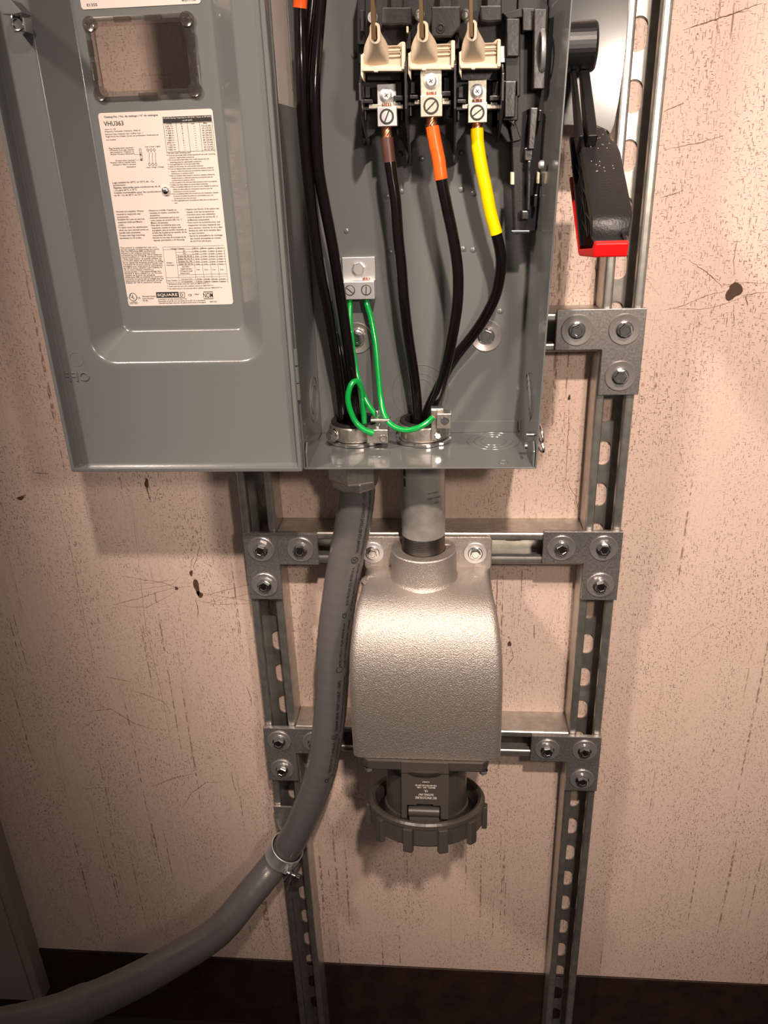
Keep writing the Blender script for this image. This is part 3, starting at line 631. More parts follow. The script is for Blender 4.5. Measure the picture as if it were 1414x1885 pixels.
# hinge
ha, hb = PY(545, 642, -160), PY(550, 738, -160)
mb = MB()
n = 3
for i in range(n):
    z0 = hb.z+(ha.z-hb.z)*i/n+.6; z1 = hb.z+(ha.z-hb.z)*(i+1)/n-.6
    mb.lathe([(.01, z0), (2.6, z0), (3, z0+.5), (3, z1-.5), (2.6, z1), (.01, z1)], (102.8, -158, 0), (0, 0, 1), 16, cap=False)
obj('hinge', mb, 'paint', door)
# door latch bracket, top left
mb = MB(); c = PY(12, 22, -172)
mb.box(-131, -108, -186, -151, 445, 520); mb.hull8([(-131, -186, 445), (-108, -170, 445), (-108, -151, 445), (-131, -151, 445)][::-1], [(-131, -176, 436), (-112, -168, 436), (-112, -155, 436), (-131, -155, 436)][::-1])
mb = MB(); p = [PY(-4, -20, -178), PY(22, 0, -178), PY(50, 26, -172), PY(34, 30, -172), PY(14, 29, -172), PY(-4, 10, -178)]
mb.prism([(q.x, q.z) for q in p], lambda q: (q[0], -180, q[1]), lambda q: (q[0], -162, q[1]))
obj('latch_bracket', mb, 'paint', door, bevel=.6)
mb = MB(); a, b = PY(20, 32, -165), PY(48, 59, -165); mb.box(a.x, b.x, -166, -151, b.z, a.z); mb.torus(((a.x+b.x)/2, -166.4, (a.z+b.z)/2), 4.2, 1.3, (0, 1, 0), 18, 6)
obj('latch_nut', mb, 'chrome', door, bevel=.6)
mb = MB(); mb.box(-127.3, -124.2, -152.6, -150.6, 98, 600); obj('door_fold', mb, 'paint', door, bevel=.5)

# ---- switch mechanism
def poly(name, pxs, Y0, Y1, m, parent, bevel=.8, **k):
    P = [PY(x, y, Y0) for x, y in pxs]
    return obj(name, MB().xz([(p.x, p.z) for p in P], Y0, Y1), m, parent, bevel=bevel, **k)
def pbox(name, x0, y0, x1, y1, Y0, Y1, m, parent, bevel=.8, **k): return poly(name, [(x0, y0), (x1, y0), (x1, y1), (x0, y1)], Y0, Y1, m, parent, bevel, **k)
def pmulti(name, items, m, parent, bevel=.6):
    mb = MB()
    for pxs, Y0, Y1 in items:
        if len(pxs) == 2: (a, b), (c, d) = pxs; pxs = [(a, b), (c, b), (c, d), (a, d)]
        P = [PY(x, y, Y0) for x, y in pxs]; mb.xz([(p.x, p.z) for p in P], Y0, Y1)
    return obj(name, mb, m, parent, bevel=bevel)
arch = [(664, 80), (925, 80), (931, 205), (946, 262), (930, 258), (905, 247), (880, 238), (858, 240), (842, 262), (836, 305), (829, 262), (812, 244), (795, 240), (772, 246), (756, 264), (749, 302), (742, 262), (728, 246), (710, 240), (690, 245), (676, 255), (668, 268), (664, 200)]
sb = poly('switch_base', arch, -74, -46, 'black', box, .5)
pmulti('switch_housing', [([(660, -60), (1008, 118)], -80, -46), ([(657, -60), (672, 82)], -88, -60), ([(664, 18), (670, 58)], -96, -88),
    ([(748, 55), (757, 90)], -98, -80), ([(838, 60), (846, 90)], -98, -80), ([(905, 96), (1000, 236)], -74, -46)], 'black', box)
# inner wall ledges of each bay
for (x0, x1, dy) in ((668, 744, 0), (752, 832, -8), (840, 922, 0)):
    pmulti('terminal_bay', [([(x0, 196+dy), (x1, 203+dy)], -92, -72), ([(x0+2, 203+dy), (x0+6, 222+dy)], -90, -72), ([(x1-6, 203+dy), (x1-2, 222+dy)], -90, -72),
        ([(x0+4, 158+dy), (x0+13, 180+dy)], -88, -72), ([(x1-15, 150+dy), (x1-4, 182+dy)], -88, -72), ([(x0+2, 183+dy), (x0+18, 190+dy)], -97, -72), ([(x1-20, 176+dy), (x1-2, 185+dy)], -99, -72),
        ([(x0+8, 125+dy), (x1-6, 148+dy)], -84, -72)], 'blackgloss', box, .5)
    pmulti('bus_bar', [([(x0+11, 192+dy), (x1-2, 200+dy)], -94, -84), ([(x1-18, 188+dy), (x1-6, 194+dy)], -94, -84)], 'lug', box, .3)
# barriers between the poles: thin blades edge-on
for (bx, yt, yb, bb) in ((663, 138, 268, 200), (747, 105, 305, 215), (838, 103, 304, 215), (926, 120, 262, 200)):
    a = PY(bx, yt, -118); b = PY(bx, bb, -118); c_ = PY(bx, yb, -60)
    mb = MB().yz([(-50, a.z+4), (-104, a.z+2), (-118, a.z-6), (-120, b.z+6), (-112, b.z-6), (-92, b.z-16), (-62, c_.z), (-50, c_.z)], (a.x+b.x)/2-.9, (a.x+b.x)/2+.9)
    obj('phase_barrier', mb, 'blackgloss', box, bevel=.3)
# cream rotor pieces
def rotor(dx, dy, right, sx=1.0):
    def q(pts): return [(dx+(x-665)*sx, dy+y) for x, y in pts]
    g = thing
    r = poly('rotor_carrier', q([(664, 130), (664, 101), (670, 97), (671, 84), (676, 77), (700, 70), (705, 74), (714, 83), (724, 86), (732, 82), (738, 76), (746, 76), (746, 130)]), -106, -84, 'cream', box, 1.6)
    # flared neck
    P = [PY(*u, -108) for u in q([(670, 118), (676, 84), (698, 72), (716, 118)])]
    Q = [PY(*u, -124) for u in q([(678, 82), (678, 44), (696, 42), (699, 80)])]
    a0 = PY(*q([(688, 100)])[0], -108)
    # neck built as lofted loops from the wide foot to the narrow slotted nose
    L = []
    for t in [i/7 for i in range(8)]:
        e = t**1.8
        xc = dx+(693-3*t-665)*sx; hw = (24-14.5*min(1, e*1.25+0.25*t))*sx
        if hw < 9.5*sx: hw = 9.5*sx
        top = dy+92-t*50; bot = dy+122-t*42; Y = -104-t*21
        c0 = PY(xc-hw, top, Y); c1 = PY(xc+hw, top, Y); c2 = PY(xc+hw, bot, Y); c3 = PY(xc-hw, bot, Y)
        rr = min(abs(c1.x-c0.x), abs(c0.z-c3.z))/2*0.85*(0.35+0.65*t)
        L.append([(x, Y, z) for x, z in rrect(c0.x, c1.x, min(c2.z, c3.z), max(c0.z, c1.z), rr, 5)])
    mb = MB().loops(L, True, True, True, False)
    l = L[-1]; cx = sum(p[0] for p in l)/len(l); cz = sum(p[2] for p in l)/len(l)
    l2 = [(cx+(p[0]-cx)*.45, p[1], cz+(p[2]-cz)*.8) for p in l]; l3 = [(p[0], p[1]+9, p[2]) for p in l2]
    mb.loops([l, l2, l3], True, False, False, True)
    obj('rotor_neck', mb, 'cream', r)
    # rim bar along the foot and side tab, plus two finger recesses
    pmulti('rotor_rim', [(q([(666, 123), (745, 123), (745, 131), (666, 131)]), -110, -104), (q([(739, 77), (746, 77), (746, 128), (739, 128)]), -112, -104), (q([(664, 100), (669, 100), (669, 150), (664, 138)]), -108, -90),
        (q([(688, 129), (696, 129), (696, 133), (688, 133)]), -111, -104)], 'cream', r, .8)
    for (ya, yb2) in ((86, 93), (97, 104)):
        a, b = PY(*q([(709, yb2)])[0], -106), PY(*q([(737, ya)])[0], -106)
        mb = MB(); l0 = rrect(a.x, b.x, a.z, b.z, (b.z-a.z)*.48, 5)
        mb.loops([[(x, -106.2, z) for x, z in rrect(a.x-1.2, b.x+1.2, a.z-1.2, b.z+1.2, (b.z-a.z)*.5+.8, 5)], [(x, -108, z) for x, z in rrect(a.x-.6, b.x+.6, a.z-.6, b.z+.6, (b.z-a.z)*.5+.4, 5)], [(x, -107.8, z) for x, z in l0], [(x, -106.15, z) for x, z in l0]], True, True)
        obj('finger_recess', mb, 'cream', r)
    a, b = PY(dx+21*sx, dy-60, -131), PY(dx+23*sx, dy+73, -127)
    mb = MB().hull8([(a.x-1.6, -140, a.z), (a.x+1.6, -140, a.z), (b.x+1.6, -130, b.z), (b.x-1.6, -130, b.z)], [(a.x-1.6, -112, a.z), (a.x+1.6, -112, a.z), (b.x+1.6, -117, b.z), (b.x-1.6, -117, b.z)])
    obj('contact_blade', mb, 'brass', box, bevel=.3)
rotor(665, 0, 0, 1.0); rotor(752, -3, 0, 1.06); rotor(846, -5, 0, .94)
# upper arc chute plates
pmulti('chute_plate', [([(704, 13), (758, 13), (758, 46), (738, 44), (720, 46), (703, 44)], -104, -80), ([(718, -60), (741, 14)], -102, -80)], 'blackgloss', box, 1.0)
cp = pmulti('chute_plate', [([(794, 12), (848, 11), (848, 48), (831, 68), (794, 68)], -112, -80), ([(808, -60), (832, 14)], -110, -80)], 'blackgloss', box, 1.0)
c = PY(811, 52, -112); mb = MB(); mb.torus((c.x, -112.4, c.z), 3.0, .8, (0, 1, 0), 20, 6); mb.lathe([(.01, .9), (1.6, .9), (1.9, 0)], (c.x, -112, c.z), (0, -1, 0), 14, True, cap=False)
obj('chute_screw', mb, 'blackgloss', box)
pmulti('chute_plate', [([(884, 10), (924, 10), (924, 38), (900, 40), (886, 38)], -104, -80), ([(896, -60), (924, 12)], -102, -80)], 'blackgloss', box, 1.0)
pmulti('spring_post', [([(748, 48), (752, 60)], -106, -80)], 'cream', box, .5)
for (px, py) in ((686, 32), (772, 28), (857, 27)):
    c = PY(px, py, -100); mb = MB().torus((c.x, -100, c.z), 3.4, 1.2, (0.3, 1, 0.1), 18, 6); mb.lathe([(3, 0), (3, 12)], (c.x, -100, c.z), (0, 1, 0), 14, True)
    obj('pivot_pin', mb, 'zinclight', box)
pmulti('end_clip', [([(921, 85), (930, 115)], -96, -80)], 'zinclight', box, .4)
# terminal lugs
def lug_part(x0, y0, x1, y1, ym, Y, rot, m1):
    a = PY(x0, y0, Y+6); b = PY(x1, y1, Y); c = PY(x0, ym, Y); xl, xr = PY(x0, (y0+y1)/2, Y).x, PY(x1, (y0+y1)/2, Y).x
    mb = MB().box(xl, xr, Y+6, Y+11, c.z-2, a.z); l = obj('terminal_lug', mb, m1, box, bevel=.4)
    obj('lug_block', MB().box(xl, xr+.6, Y, Y+16, b.z, c.z), m1, l, bevel=.5)
    cx, cz = (xl+xr)/2, (b.z+c.z)/2; rad = (c.z-b.z)*.36
    mb = MB(); mb.torus((cx, Y-.1, cz), rad, .75, (0, 1, 0), 28, 6); obj('screw_recess', mb, 'groove', l)
    mb = MB().lathe([(.01, .5), (rad-1.0, .5), (rad-.6, 0)], (cx, Y, cz), (0, -1, 0), 24, cap=False); obj('lug_screw', mb, m1, l)
    d = Vector((math.cos(rot), 0, math.sin(rot))); s = Vector((-d.z, 0, d.x)); C0 = Vector((cx, Y-.6, cz)); R_ = rad-.6
    mb = MB().hull8([C0+d*R_+s*.55, C0+d*R_-s*.55, C0-d*R_-s*.55, C0-d*R_+s*.55], [C0+d*R_+s*.55+Vector((0, -.25, 0)), C0+d*R_-s*.55+Vector((0, -.25, 0)), C0-d*R_-s*.55+Vector((0, -.25, 0)), C0-d*R_+s*.55+Vector((0, -.25, 0))])
    obj('screw_slot', mb, 'groove', l)
    cz2 = c.z+(a.z-c.z)*.50; hs = 4.7
    mb = MB().lathe([(6.0, 0), (6.0, 1.0), (4.9, 1.3), (4.7, 2.6), (3.4, 3.4), (.01, 3.5)], (cx, Y+6, cz2), (0, -1, 0), 24, False, cap=False)
    obj('lug_bolt', mb, 'zinclight', l)
    mb = MB()
    for aa in (.6, .6+PI/2):
        d = Vector((math.cos(aa), 0, math.sin(aa))); s = Vector((-d.z, 0, d.x)); C0 = Vector((cx, Y+2.5, cz2)); k = Vector((0, -.2, 0))
        mb.hull8([C0+d*1.9+s*.3, C0+d*1.9-s*.3, C0-d*1.9-s*.3, C0-d*1.9+s*.3], [C0+d*1.9+s*.3+k, C0+d*1.9-s*.3+k, C0-d*1.9-s*.3+k, C0-d*1.9+s*.3+k])
    obj('bolt_cross', mb, 'groove', l)
    mb = MB()
    for i in range(7): mb.lathe([(.5, 0), (.5, 2.6)], (cx-3.6+i*1.2+random.uniform(-.3, .3), Y+3.5, c.z+.2), (random.uniform(-.3, .3), 0, 1), 6)
    obj('strand_ends', mb, 'copper', l)
lug_part(694, 155, 729, 232, 197, -98, 1.15, 'zinclight'); lug_part(774, 124, 813, 214, 176, -112, .75, 'lug'); lug_part(862, 148, 896, 225, 189.5, -98, .6, 'lug')

# side rail of the mechanism
pmulti('operating_frame', [([(955, -60), (1010, 12), (1003, 235), (986, 425), (948, 432), (943, 268), (950, 120)], -84, -58), ([(930, 30), (958, 178)], -98, -60), ([(926, 148), (954, 222)], -98, -60), ([(948, 222), (960, 258), (944, 262), (938, 232)], -90, -60),
    ([(922, 205), (946, 262), (934, 262), (914, 235)], -84, -60), ([(924, 24), (962, 14), (962, 32), (936, 36)], -104, -70)], 'black', box, .8)
pmulti('operating_rail', [([(962, 14), (985, 15), (983, 57), (962, 57)], -100, -84), ([(984, 16), (1007, 16), (1003, 164), (982, 164)], -108, -84), ([(977, 198), (991, 198), (984, 275), (973, 275)], -104, -84),
    ([(966, 272), (982, 272), (980, 296), (966, 296)], -96, -84), ([(972, 296), (978, 296), (976, 388), (971, 388)], -98, -84), ([(961, 388), (974, 388), (974, 404), (961, 404)], -96, -84), ([(940, 424), (976, 424), (976, 430), (944, 431)], -92, -70),
    ([(992, 202), (998, 202), (996, 224), (990, 224)], -98, -84), ([(984, 358), (990, 358), (988, 382), (983, 382)], -96, -84)], 'blackgloss', box, .8)
pmulti('operating_block', [([(932, 34), (957, 34), (956, 104), (934, 104)], -106, -98), ([(930, 149), (951, 149), (948, 216), (929, 216)], -106, -98), ([(934, 220), (948, 222), (947, 233)], -100, -96)], 'blackgloss', box, .8)
pmulti('white_stud', [([(941, 317), (947, 317), (947, 340), (941, 340)], -96, -84), ([(990, 316), (994, 318), (993, 338), (989, 338)], -100, -84)], 'cream', box, .4)
mb = MB(); c = PX(1003, 303, 327); mb.lathe([(.01, 0), (3.5, 0), (3.5, 3), (2, 4.4), (.01, 4.4)], (326, c.y if -140 < c.y < -60 else -110, c.z), (-1, 0, 0), 16, True, cap=False); obj('wall_rivet', mb, 'zinclight', box)
mb = MB(); c = PY(1015, 95, -100); mb.torus((322, -104, c.z), 15, 2.0, (1, 0, 0.03), 30, 8); obj('shaft_ring', mb, 'zinclight', box)

# ---- handle assembly
hx = 350.0
def px(pp): q = PX(pp[0], pp[1], hx); return q.y, q.z
gd = MB(); gp = [PY(x, y, -72) for x, y in ((1040, -40), (1158, -40), (1156, 40), (1152, 90), (1146, 140), (1139, 190), (1131, 230), (1124, 248), (1118, 240), (1100, 232), (1038, 230))]
for p in gp: p.x = max(p.x, 331)
gd.xz([(p.x, p.z) for p in gp], -72, -70); obj('handle_guard', gd, 'guard', box, bevel=.4, label='grey curved guard plate behind the handle')
hub1, hub2 = PY(1075, 34, -110), PY(1075, 132, -110)
hz = (hub1.z+hub2.z)/2; hr = abs(hub1.z-hub2.z)/2
h = obj('handle', MB().lathe([(.01, 0), (hr-1, 0), (hr, 1), (hr, 26), (hr-1.5, 28), (.01, 28)], (338, -102, hz), (1, 0, 0), 40, cap=False), 'black', box, label='black lever handle with red tip')
# shaft arms from the hub to the grip
A0 = Vector((0, -112, hz-hr*.6)); A1 = px((1078, 245))
mb = MB()
for (x0, x1) in ((346.5, 350.5), (353.5, 361.5)):
    mb.yz([(-96, hz-14), (-110, hz-18), (A1[0]+9, A1[1]-2), (A1[0]+24, A1[1]-14)], x0, x1)
obj('handle_shaft', mb, 'black', h, bevel=1.2)
f0, f1, f2 = px((1065, 240)), px((1092, 413)), px((1096, 452))
k0, k1, k2 = px((1047, 262)), px((1049, 328)), px((1066, 466))
gx0, gx1 = 350.0, 380.5
def gl(x): return x
# top shell (textured face + rounded nose), lofted along the lever
def grip_section(t): return f0[0]+(f1[0]-f0[0])*t, f0[1]+(f1[1]-f0[1])*t
nrm = Vector((0, f1[0]-f0[0], f1[1]-f0[1])).normalized(); up_ = Vector((0, nrm.z, -nrm.y))
if up_.y > 0: up_ = -up_
stations = [(-.02, 9, 0, 1.0), (.10, 5.5, 0, 1.0), (.17, 1.5, 0, 1.0), (.25, 0, 0, 1.0), (.6, 0, 0, 1.0), (.9, 0, 0, 1.0)]
L = []
base0 = Vector((0, f0[0], f0[1])); LEN = math.hypot(f1[0]-f0[0], f1[1]-f0[1])
ptsline = []
for t, cut, dd, _ in stations: ptsline.append((base0+nrm*(t*LEN), up_, cut))
e = base0+nrm*LEN*.9
for i in range(1, 7):
    a = i/6*math.radians(78); c0 = e-up_*14; ptsline.append((c0+up_*14*math.cos(a)+nrm*14*math.sin(a), (up_*math.cos(a)+nrm*math.sin(a)), i*.6))
last, lu, _ = ptsline[-1]; tdir = (Vector((0, f2[0], f2[1]))-last)
ptsline.append((last+tdir*.95, lu, 6.5))
for p, u, cut in ptsline:
    x0, x1 = gx0, gx1-cut; r = 2.2; row = []
    for (xx, dn) in ((x0, 7), (x0, 2.2), (x0+.7, .7), (x0+2.4, 0), ((x0+x1)/2, -.5), (x1-2.4, 0), (x1-.7, .7), (x1, 2.4), (x1, 30), (x1-2.5, 30), (x1-2.5, 4), (x0+2.2, 4), (x0+2.2, 7)):
        row.append((xx, p.y-u.y*dn, p.z-u.z*dn))
    L.append(row)
gm = MB().loops(L, True, True, True, True); obj('grip', gm, 'grip', h)
# hollow side: back rail and truss ribs
P0, P1 = Vector((0, k0[0], k0[1])), Vector((0, k2[0], k2[1]))
bdir = (P1-P0).normalized(); bu = Vector((0, bdir.z, -bdir.y)); bu = -bu if bu.y > 0 else bu
mb = MB()
def bar(mb, a, b, wd, x0, x1):
    a = Vector(a); b = Vector(b); d = (b-a).normalized(); s = Vector((0, -d.z, d.y))*wd/2
    mb.hull8([Vector((x0, 0, 0))+a+s, Vector((x0, 0, 0))+b+s, Vector((x0, 0, 0))+b-s, Vector((x0, 0, 0))+a-s], [Vector((x1, 0, 0))+a+s, Vector((x1, 0, 0))+b+s, Vector((x1, 0, 0))+b-s, Vector((x1, 0, 0))+a-s])
bar(mb, P0+bu*3, P1+bu*3-bdir*3, 5, 350.5, 378)
TF = [base0+nrm*LEN*t-up_*5 for t in (.02, .25, .5, .75, .98)]; TB = [P0+(P1-P0)*t+bu*4 for t in (.0, .25, .5, .74, .97)]
mid = [TF[i].lerp(TB[i], .5) for i in range(5)]
for i in range(4): bar(mb, TF[i], mid[i+1], 1.8, 352, 374); bar(mb, mid[i], TF[i+1], 1.8, 352, 374); bar(mb, TB[i], mid[i+1], 1.8, 353, 374); bar(mb, mid[i], TB[i+1], 1.8, 353, 374); bar(mb, mid[i], mid[i+1], 1.8, 351.5, 374)
mb.add([Vector((374, 0, 0))+v for v in (TF[0], TF[4], TB[4], TB[0])]+[Vector((376, 0, 0))+v for v in (TF[0], TF[4], TB[4], TB[0])], [(0, 1, 2, 3), (7, 6, 5, 4), (0, 4, 5, 1), (1, 5, 6, 2), (2, 6, 7, 3), (3, 7, 4, 0)])
obj('handle_ribs', mb, 'black', h, bevel=.3)
# red trim: strip along the back edge turning up over the tip
mb = MB(); K1 = Vector((0, k1[0], k1[1])); K2 = Vector((0, k2[0], k2[1]))
bar(mb, K1, K2, 3.6, 349.6, 379)
T2 = Vector((0, f2[0], f2[1])); tip = px((1093, 474)); TP = Vector((0, tip[0], tip[1]))
mb.yz([(T2.y, T2.z+1.5), (TP.y, TP.z), (K2.y-2, K2.z-2), (K2.y+1, K2.z+3), (T2.y+12, T2.z-3), (T2.y+4, T2.z+3)], 349.6, 374)
obj('handle_tip', mb, 'red', h, bevel=1.2, label='red plastic tip and edge strip')
mb = MB()
for i in range(26):
    t = .1+.8*random.random(); p = base0+nrm*LEN*t*.55+up_*.7; x = random.uniform(354, 376)
    mb.lathe([(.01, .5), (.4, .35), (.55, 0)], (x, p.y, p.z), up_, 8, True, cap=False)
o = obj('grip_specks', mb, 'zinclight', h); o['kind'] = 'stuff'

# hasp and latch ring at the right edge of the box
c = PX(985, 768, 329)
mb = MB().torus((331, -146, 128), 10.5, 1.2, (1, .35, 0), 28, 8, sx=1.0, sy=.45); mb.torus((331.5, -147, 116), 8.5, 1.4, (1, .5, .1), 24, 8, sx=1.0, sy=.5)
obj('latch_ring', mb, 'chrome', box)
obj('latch_screw', MB().lathe([(.01, 0), (2.4, 0), (2.4, 9), (.01, 9)], (319, -142, 124), (1, 0, 0), 14, cap=False).lathe([(.01, 0), (4, 0), (3.4, 2), (.01, 2.4)], (320, -142, 112), (-1, 0, 0), 16, cap=False), 'chrome', box)

# ground lug
g = obj('ground_lug', MB().box(137.5, 170.5, -52, -45.6, 257.5, 281), 'zinclight', box, bevel=.5, label='silver ground lug block with two slotted screws')
obj('lug_block', MB().box(136.8, 170.3, -64, -47, 241.5, 259), 'zinclight', g, bevel=.6)
mb = MB(); P = hexpts(6.2, .2); cx, cz = 154, 270; mb.loops([[(cx+x, -52, cz+z) for x, z in P], [(cx+x, -56, cz+z) for x, z in P], [(cx+x*.85, -57, cz+z*.85) for x, z in P]], True, False, False, True)
obj('lug_bolt', mb, 'zinclight', g)
for sx, rt in ((145.5, -.7), (162, 1.5)):
    mb = MB().lathe([(.01, 1.2), (4, 1.2), (4.8, 0)], (sx, -64, 250.5), (0, -1, 0), 20, True, cap=False); obj('lug_screw', mb, 'zinclight', g)
    mb = MB().torus((sx, -64.1, 250.5), 4.9, .4, (0, 1, 0), 22, 5)
    d = Vector((math.cos(rt), 0, math.sin(rt))); s = Vector((-d.z, 0, d.x)); C0 = Vector((sx, -65.1, 250.5)); k = Vector((0, -.3, 0))
    mb.hull8([C0+d*4+s*.5, C0+d*4-s*.5, C0-d*4-s*.5, C0-d*4+s*.5], [C0+d*4+s*.5+k, C0+d*4-s*.5+k, C0-d*4-s*.5+k, C0-d*4+s*.5+k]); obj('screw_slot', mb, 'groove', g)
mb = MB()
for i in range(6): mb.lathe([(.4, 0), (.4, 3)], (158+i*1.3, -55, 259), (random.uniform(-.6, .6), -.3, 1), 6)
obj('strand_ends', mb, 'copper', g)

# ================================================================== PIPE, BUSHINGS, CONDUIT
PXC, PYC = 216.3, -68.0
LXC, LYC = 144.5, -68.0
def bushing(cx, cy, R, label, bare):
    t = thing('grounding_bushing', (cx, cy, BZ0), label, 'conduit bushing', 'grounding bushings on the floor of the box')
    z = BZ0+.2
    # locknut with notches
    mb = MB(); N = 48; L = []
    for zz, rr in ((0, .93), (.6, 1), (3.2, 1), (4, .95)):
        L.append([(cx+(R+3.5-(2.2 if i % 8 in (0, 1) else 0))*rr*math.cos(2*PI*i/N), cy+(R+3.5-(2.2 if i % 8 in (0, 1) else 0))*rr*math.sin(2*PI*i/N), z+zz) for i in range(N)])
    mb.loops(L, True, False, True, True); obj('locknut', mb, 'chrome', t)
    prof = [(R-3, 4), (R-.5, 4.6), (R-.5, 6), (R+.6, 7), (R+.6, 19), (R-.4, 20.5), (R-5, 20.5), (R-5, 6)]
    mb = MB().lathe(prof, (cx, cy, z), (0, 0, 1), 64, cap=False)
    for i in range(16 if bare else 8):
        a = 2*PI*i/(16 if bare else 8); dr = Vector((math.cos(a), math.sin(a), 0)); s = Vector((-dr.y, dr.x, 0))*(2.0 if bare else 4.5); c0 = Vector((cx, cy, z+7.5))+dr*(R+.3)
        mb.hull8([c0+s, c0-s, c0-s+Vector((0, 0, 11.5)), c0+s+Vector((0, 0, 11.5))], [c0+s+dr*.9, c0-s+dr*.9, c0-s+dr*.9+Vector((0, 0, 11.5)), c0+s+dr*.9+Vector((0, 0, 11.5))])
    obj('bushing_ring', mb, 'cast2', t, bevel=.3)
    obj('insulating_throat', MB().lathe([(R-5.2, 5), (R-5.2, 20.5), (R-1.2, 21.2), (R-1.6, 23), (R-4, 23.5), (R-6.8, 22.5), (R-6.8, 4)], (cx, cy, z), (0, 0, 1), 48, True, cap=False), 'rubber', t)
    return t
M['cast2'] = mat('die_cast_zinc', (0.62, 0.58, 0.53), 0.32, 0.95, bump=0.5, bscale=1400, var=.2, vscale=300)
b1 = bushing(LXC, LYC, 26.5, 'cast grounding bushing under the left bundle of black cables', False)
b2 = bushing(PXC+1.5, PYC, 26.5, 'ribbed grounding bushing on the galvanised pipe, right of the other bushing', True)
# lug arms on the bushings
mb = MB().box(LXC+16, LXC+38, -104, -88, BZ0+8, BZ0+23).box(LXC+20, LXC+40, -101, -87, BZ0+30, BZ0+33); obj('bonding_lug', mb, 'cast2', b1, bevel=1)
mb = MB().lathe([(2.4, 0), (2.4, 20), (1.8, 21)], (LXC+27, -96, BZ0+20), (0, 0, 1), 14, True); mb.torus((LXC+33, -104.4, BZ0+13), 3.4, 1, (0, 1, 0), 16, 6); obj('lug_screw', mb, 'chrome', b1)
mb = MB(); P = hexpts(5, .2); q = Vector((LXC-20, -90, BZ0+13)); mb.lathe([(7, 0), (7, 3), (6, 3.6), (.01, 3.6)], q, (-.55, -.83, 0), 20, True); mb.lathe([(4.8, 3), (4.8, 7.5), (4, 8.2), (.01, 8.2)], q, (-.55, -.83, 0), 6); obj('set_screw', mb, 'chrome', b1)
q = PY(815, 772, -98); mb = MB().box(q.x-6, q.x+9, -104, -90, q.z-8, q.z+8); mb.box(q.x-12, q.x+1, -96, -86, q.z+8, q.z+11); mb.box(q.x-12, q.x-6, -97, -88, BZ0+8, q.z+10); obj('bonding_lug', mb, 'cast2', b2, bevel=1)
mb = MB().lathe([(.01, 1.4), (3.6, 1.4), (4.6, 0)], (q.x+2, -104, q.z), (0, -1, 0), 18, True, cap=False); mb.box(q.x-1.5, q.x+5.5, -105.8, -105.3, q.z-.5, q.z+.5); obj('lug_screw', mb, 'chrome', b2)
q2 = PY(805, 803, -98); mb = MB().lathe([(.01, 4), (3, 4), (4.2, 3), (4.4, 0)], (q2.x, -94, q2.z), (0.2, -1, 0), 6); obj('set_screw', mb, 'chrome', b2)

# galvanised pipe
t = thing('rigid_pipe', (PXC, PYC, -42), 'short galvanised steel pipe between the grey box and the cast box', 'pipe')
R = 24.4
mb = MB().lathe([(R-2.6, BZ0+20), (R, BZ0+20), (R, -16)], (PXC, PYC, 0), (0, 0, 1), 56, True, cap=False); obj('pipe_body', mb, 'pipe', t)
prof = [(R, -16)]
z = -16.2
while z > -42: prof += [(R-.3, z), (R-1.7, z-.9), (R-.3, z-1.9)]; z -= 2.1
mb = MB().lathe(prof, (PXC, PYC, 0), (0, 0, 1), 56, False, cap=False); obj('pipe_thread', mb, 'thread', t)
mb = MB()
def onpipe(u, v, z0, a0): a = a0+u/R; return (PXC+(R+.15)*math.sin(a), PYC-(R+.15)*math.cos(a), z0+v)
for i, (s, z0, a0) in enumerate((('HOT DIPPED', 40, .25), ('RIGID CONDUIT', 34, .25), ('ASTM', 28, .55))): write(mb, s, lambda u, v: onpipe(u, v, z0, a0), 1.6)
for z0 in (58, 46): mb.loops([[onpipe(-24, 0, z0, 0), onpipe(-20, 0, z0, 0)], [onpipe(-24, 9, z0, 0), onpipe(-20, 9, z0, 0)]], False, False)
obj('pipe_print', mb, 'greyink', t)

# flexible conduit
CP = [(656, 880, -68), (656, 918, -68), (647, 980, -70), (633, 1050, -72), (622, 1120, -74), (614, 1190, -75), (612, 1250, -75), (607, 1320, -75), (595, 1400, -74), (581, 1450, -72), (561, 1500, -70), (541, 1542, -68)]
pts = [PY(x, y, Y) for x, y, Y in CP]
zt = (PY(508, 1588, -66)-CAM).dot(CF)
low = [(508, 1588, 0), (458, 1649, 25), (414, 1702, 60), (373, 1735, 95), (307, 1774, 140), (254, 1803, 170), (175, 1840, 215), (88, 1872, 255), (0, 1893, 285), (-90, 1905, 305)]
pts += [PD(x, y, zt-d) for x, y, d in low]
path = smooth_path(pts, 10)
t = thing('flexible_conduit', (path[0].x, path[0].y, path[-1].z-21), 'thick grey liquid tight flexible conduit sweeping from the box to the lower left', 'conduit')
rr = [20.4+0.18*math.sin(i*2.1)+(1.2 if abs(i-len(path)*.87) < 2 else 0) for i in range(len(path))]
obj('jacket', MB().tube(path, rr, 36), 'pvc', t)
fr_ = frames(path); cum = [0]
for a, b in zip(path, path[1:]): cum.append(cum[-1]+(b-a).length)
def onhose(s, ang, r=20.6):
    s = max(0, min(cum[-1]-.01, s)); i = 0
    while cum[i+1] < s: i += 1
    k = (s-cum[i])/(cum[i+1]-cum[i]); p = fr_[i][0].lerp(fr_[i+1][0], k); a = fr_[i][2].lerp(fr_[i+1][2], k).normalized(); b = fr_[i][3].lerp(fr_[i+1][3], k).normalized()
    return p+(a*math.cos(ang)+b*math.sin(ang))*r
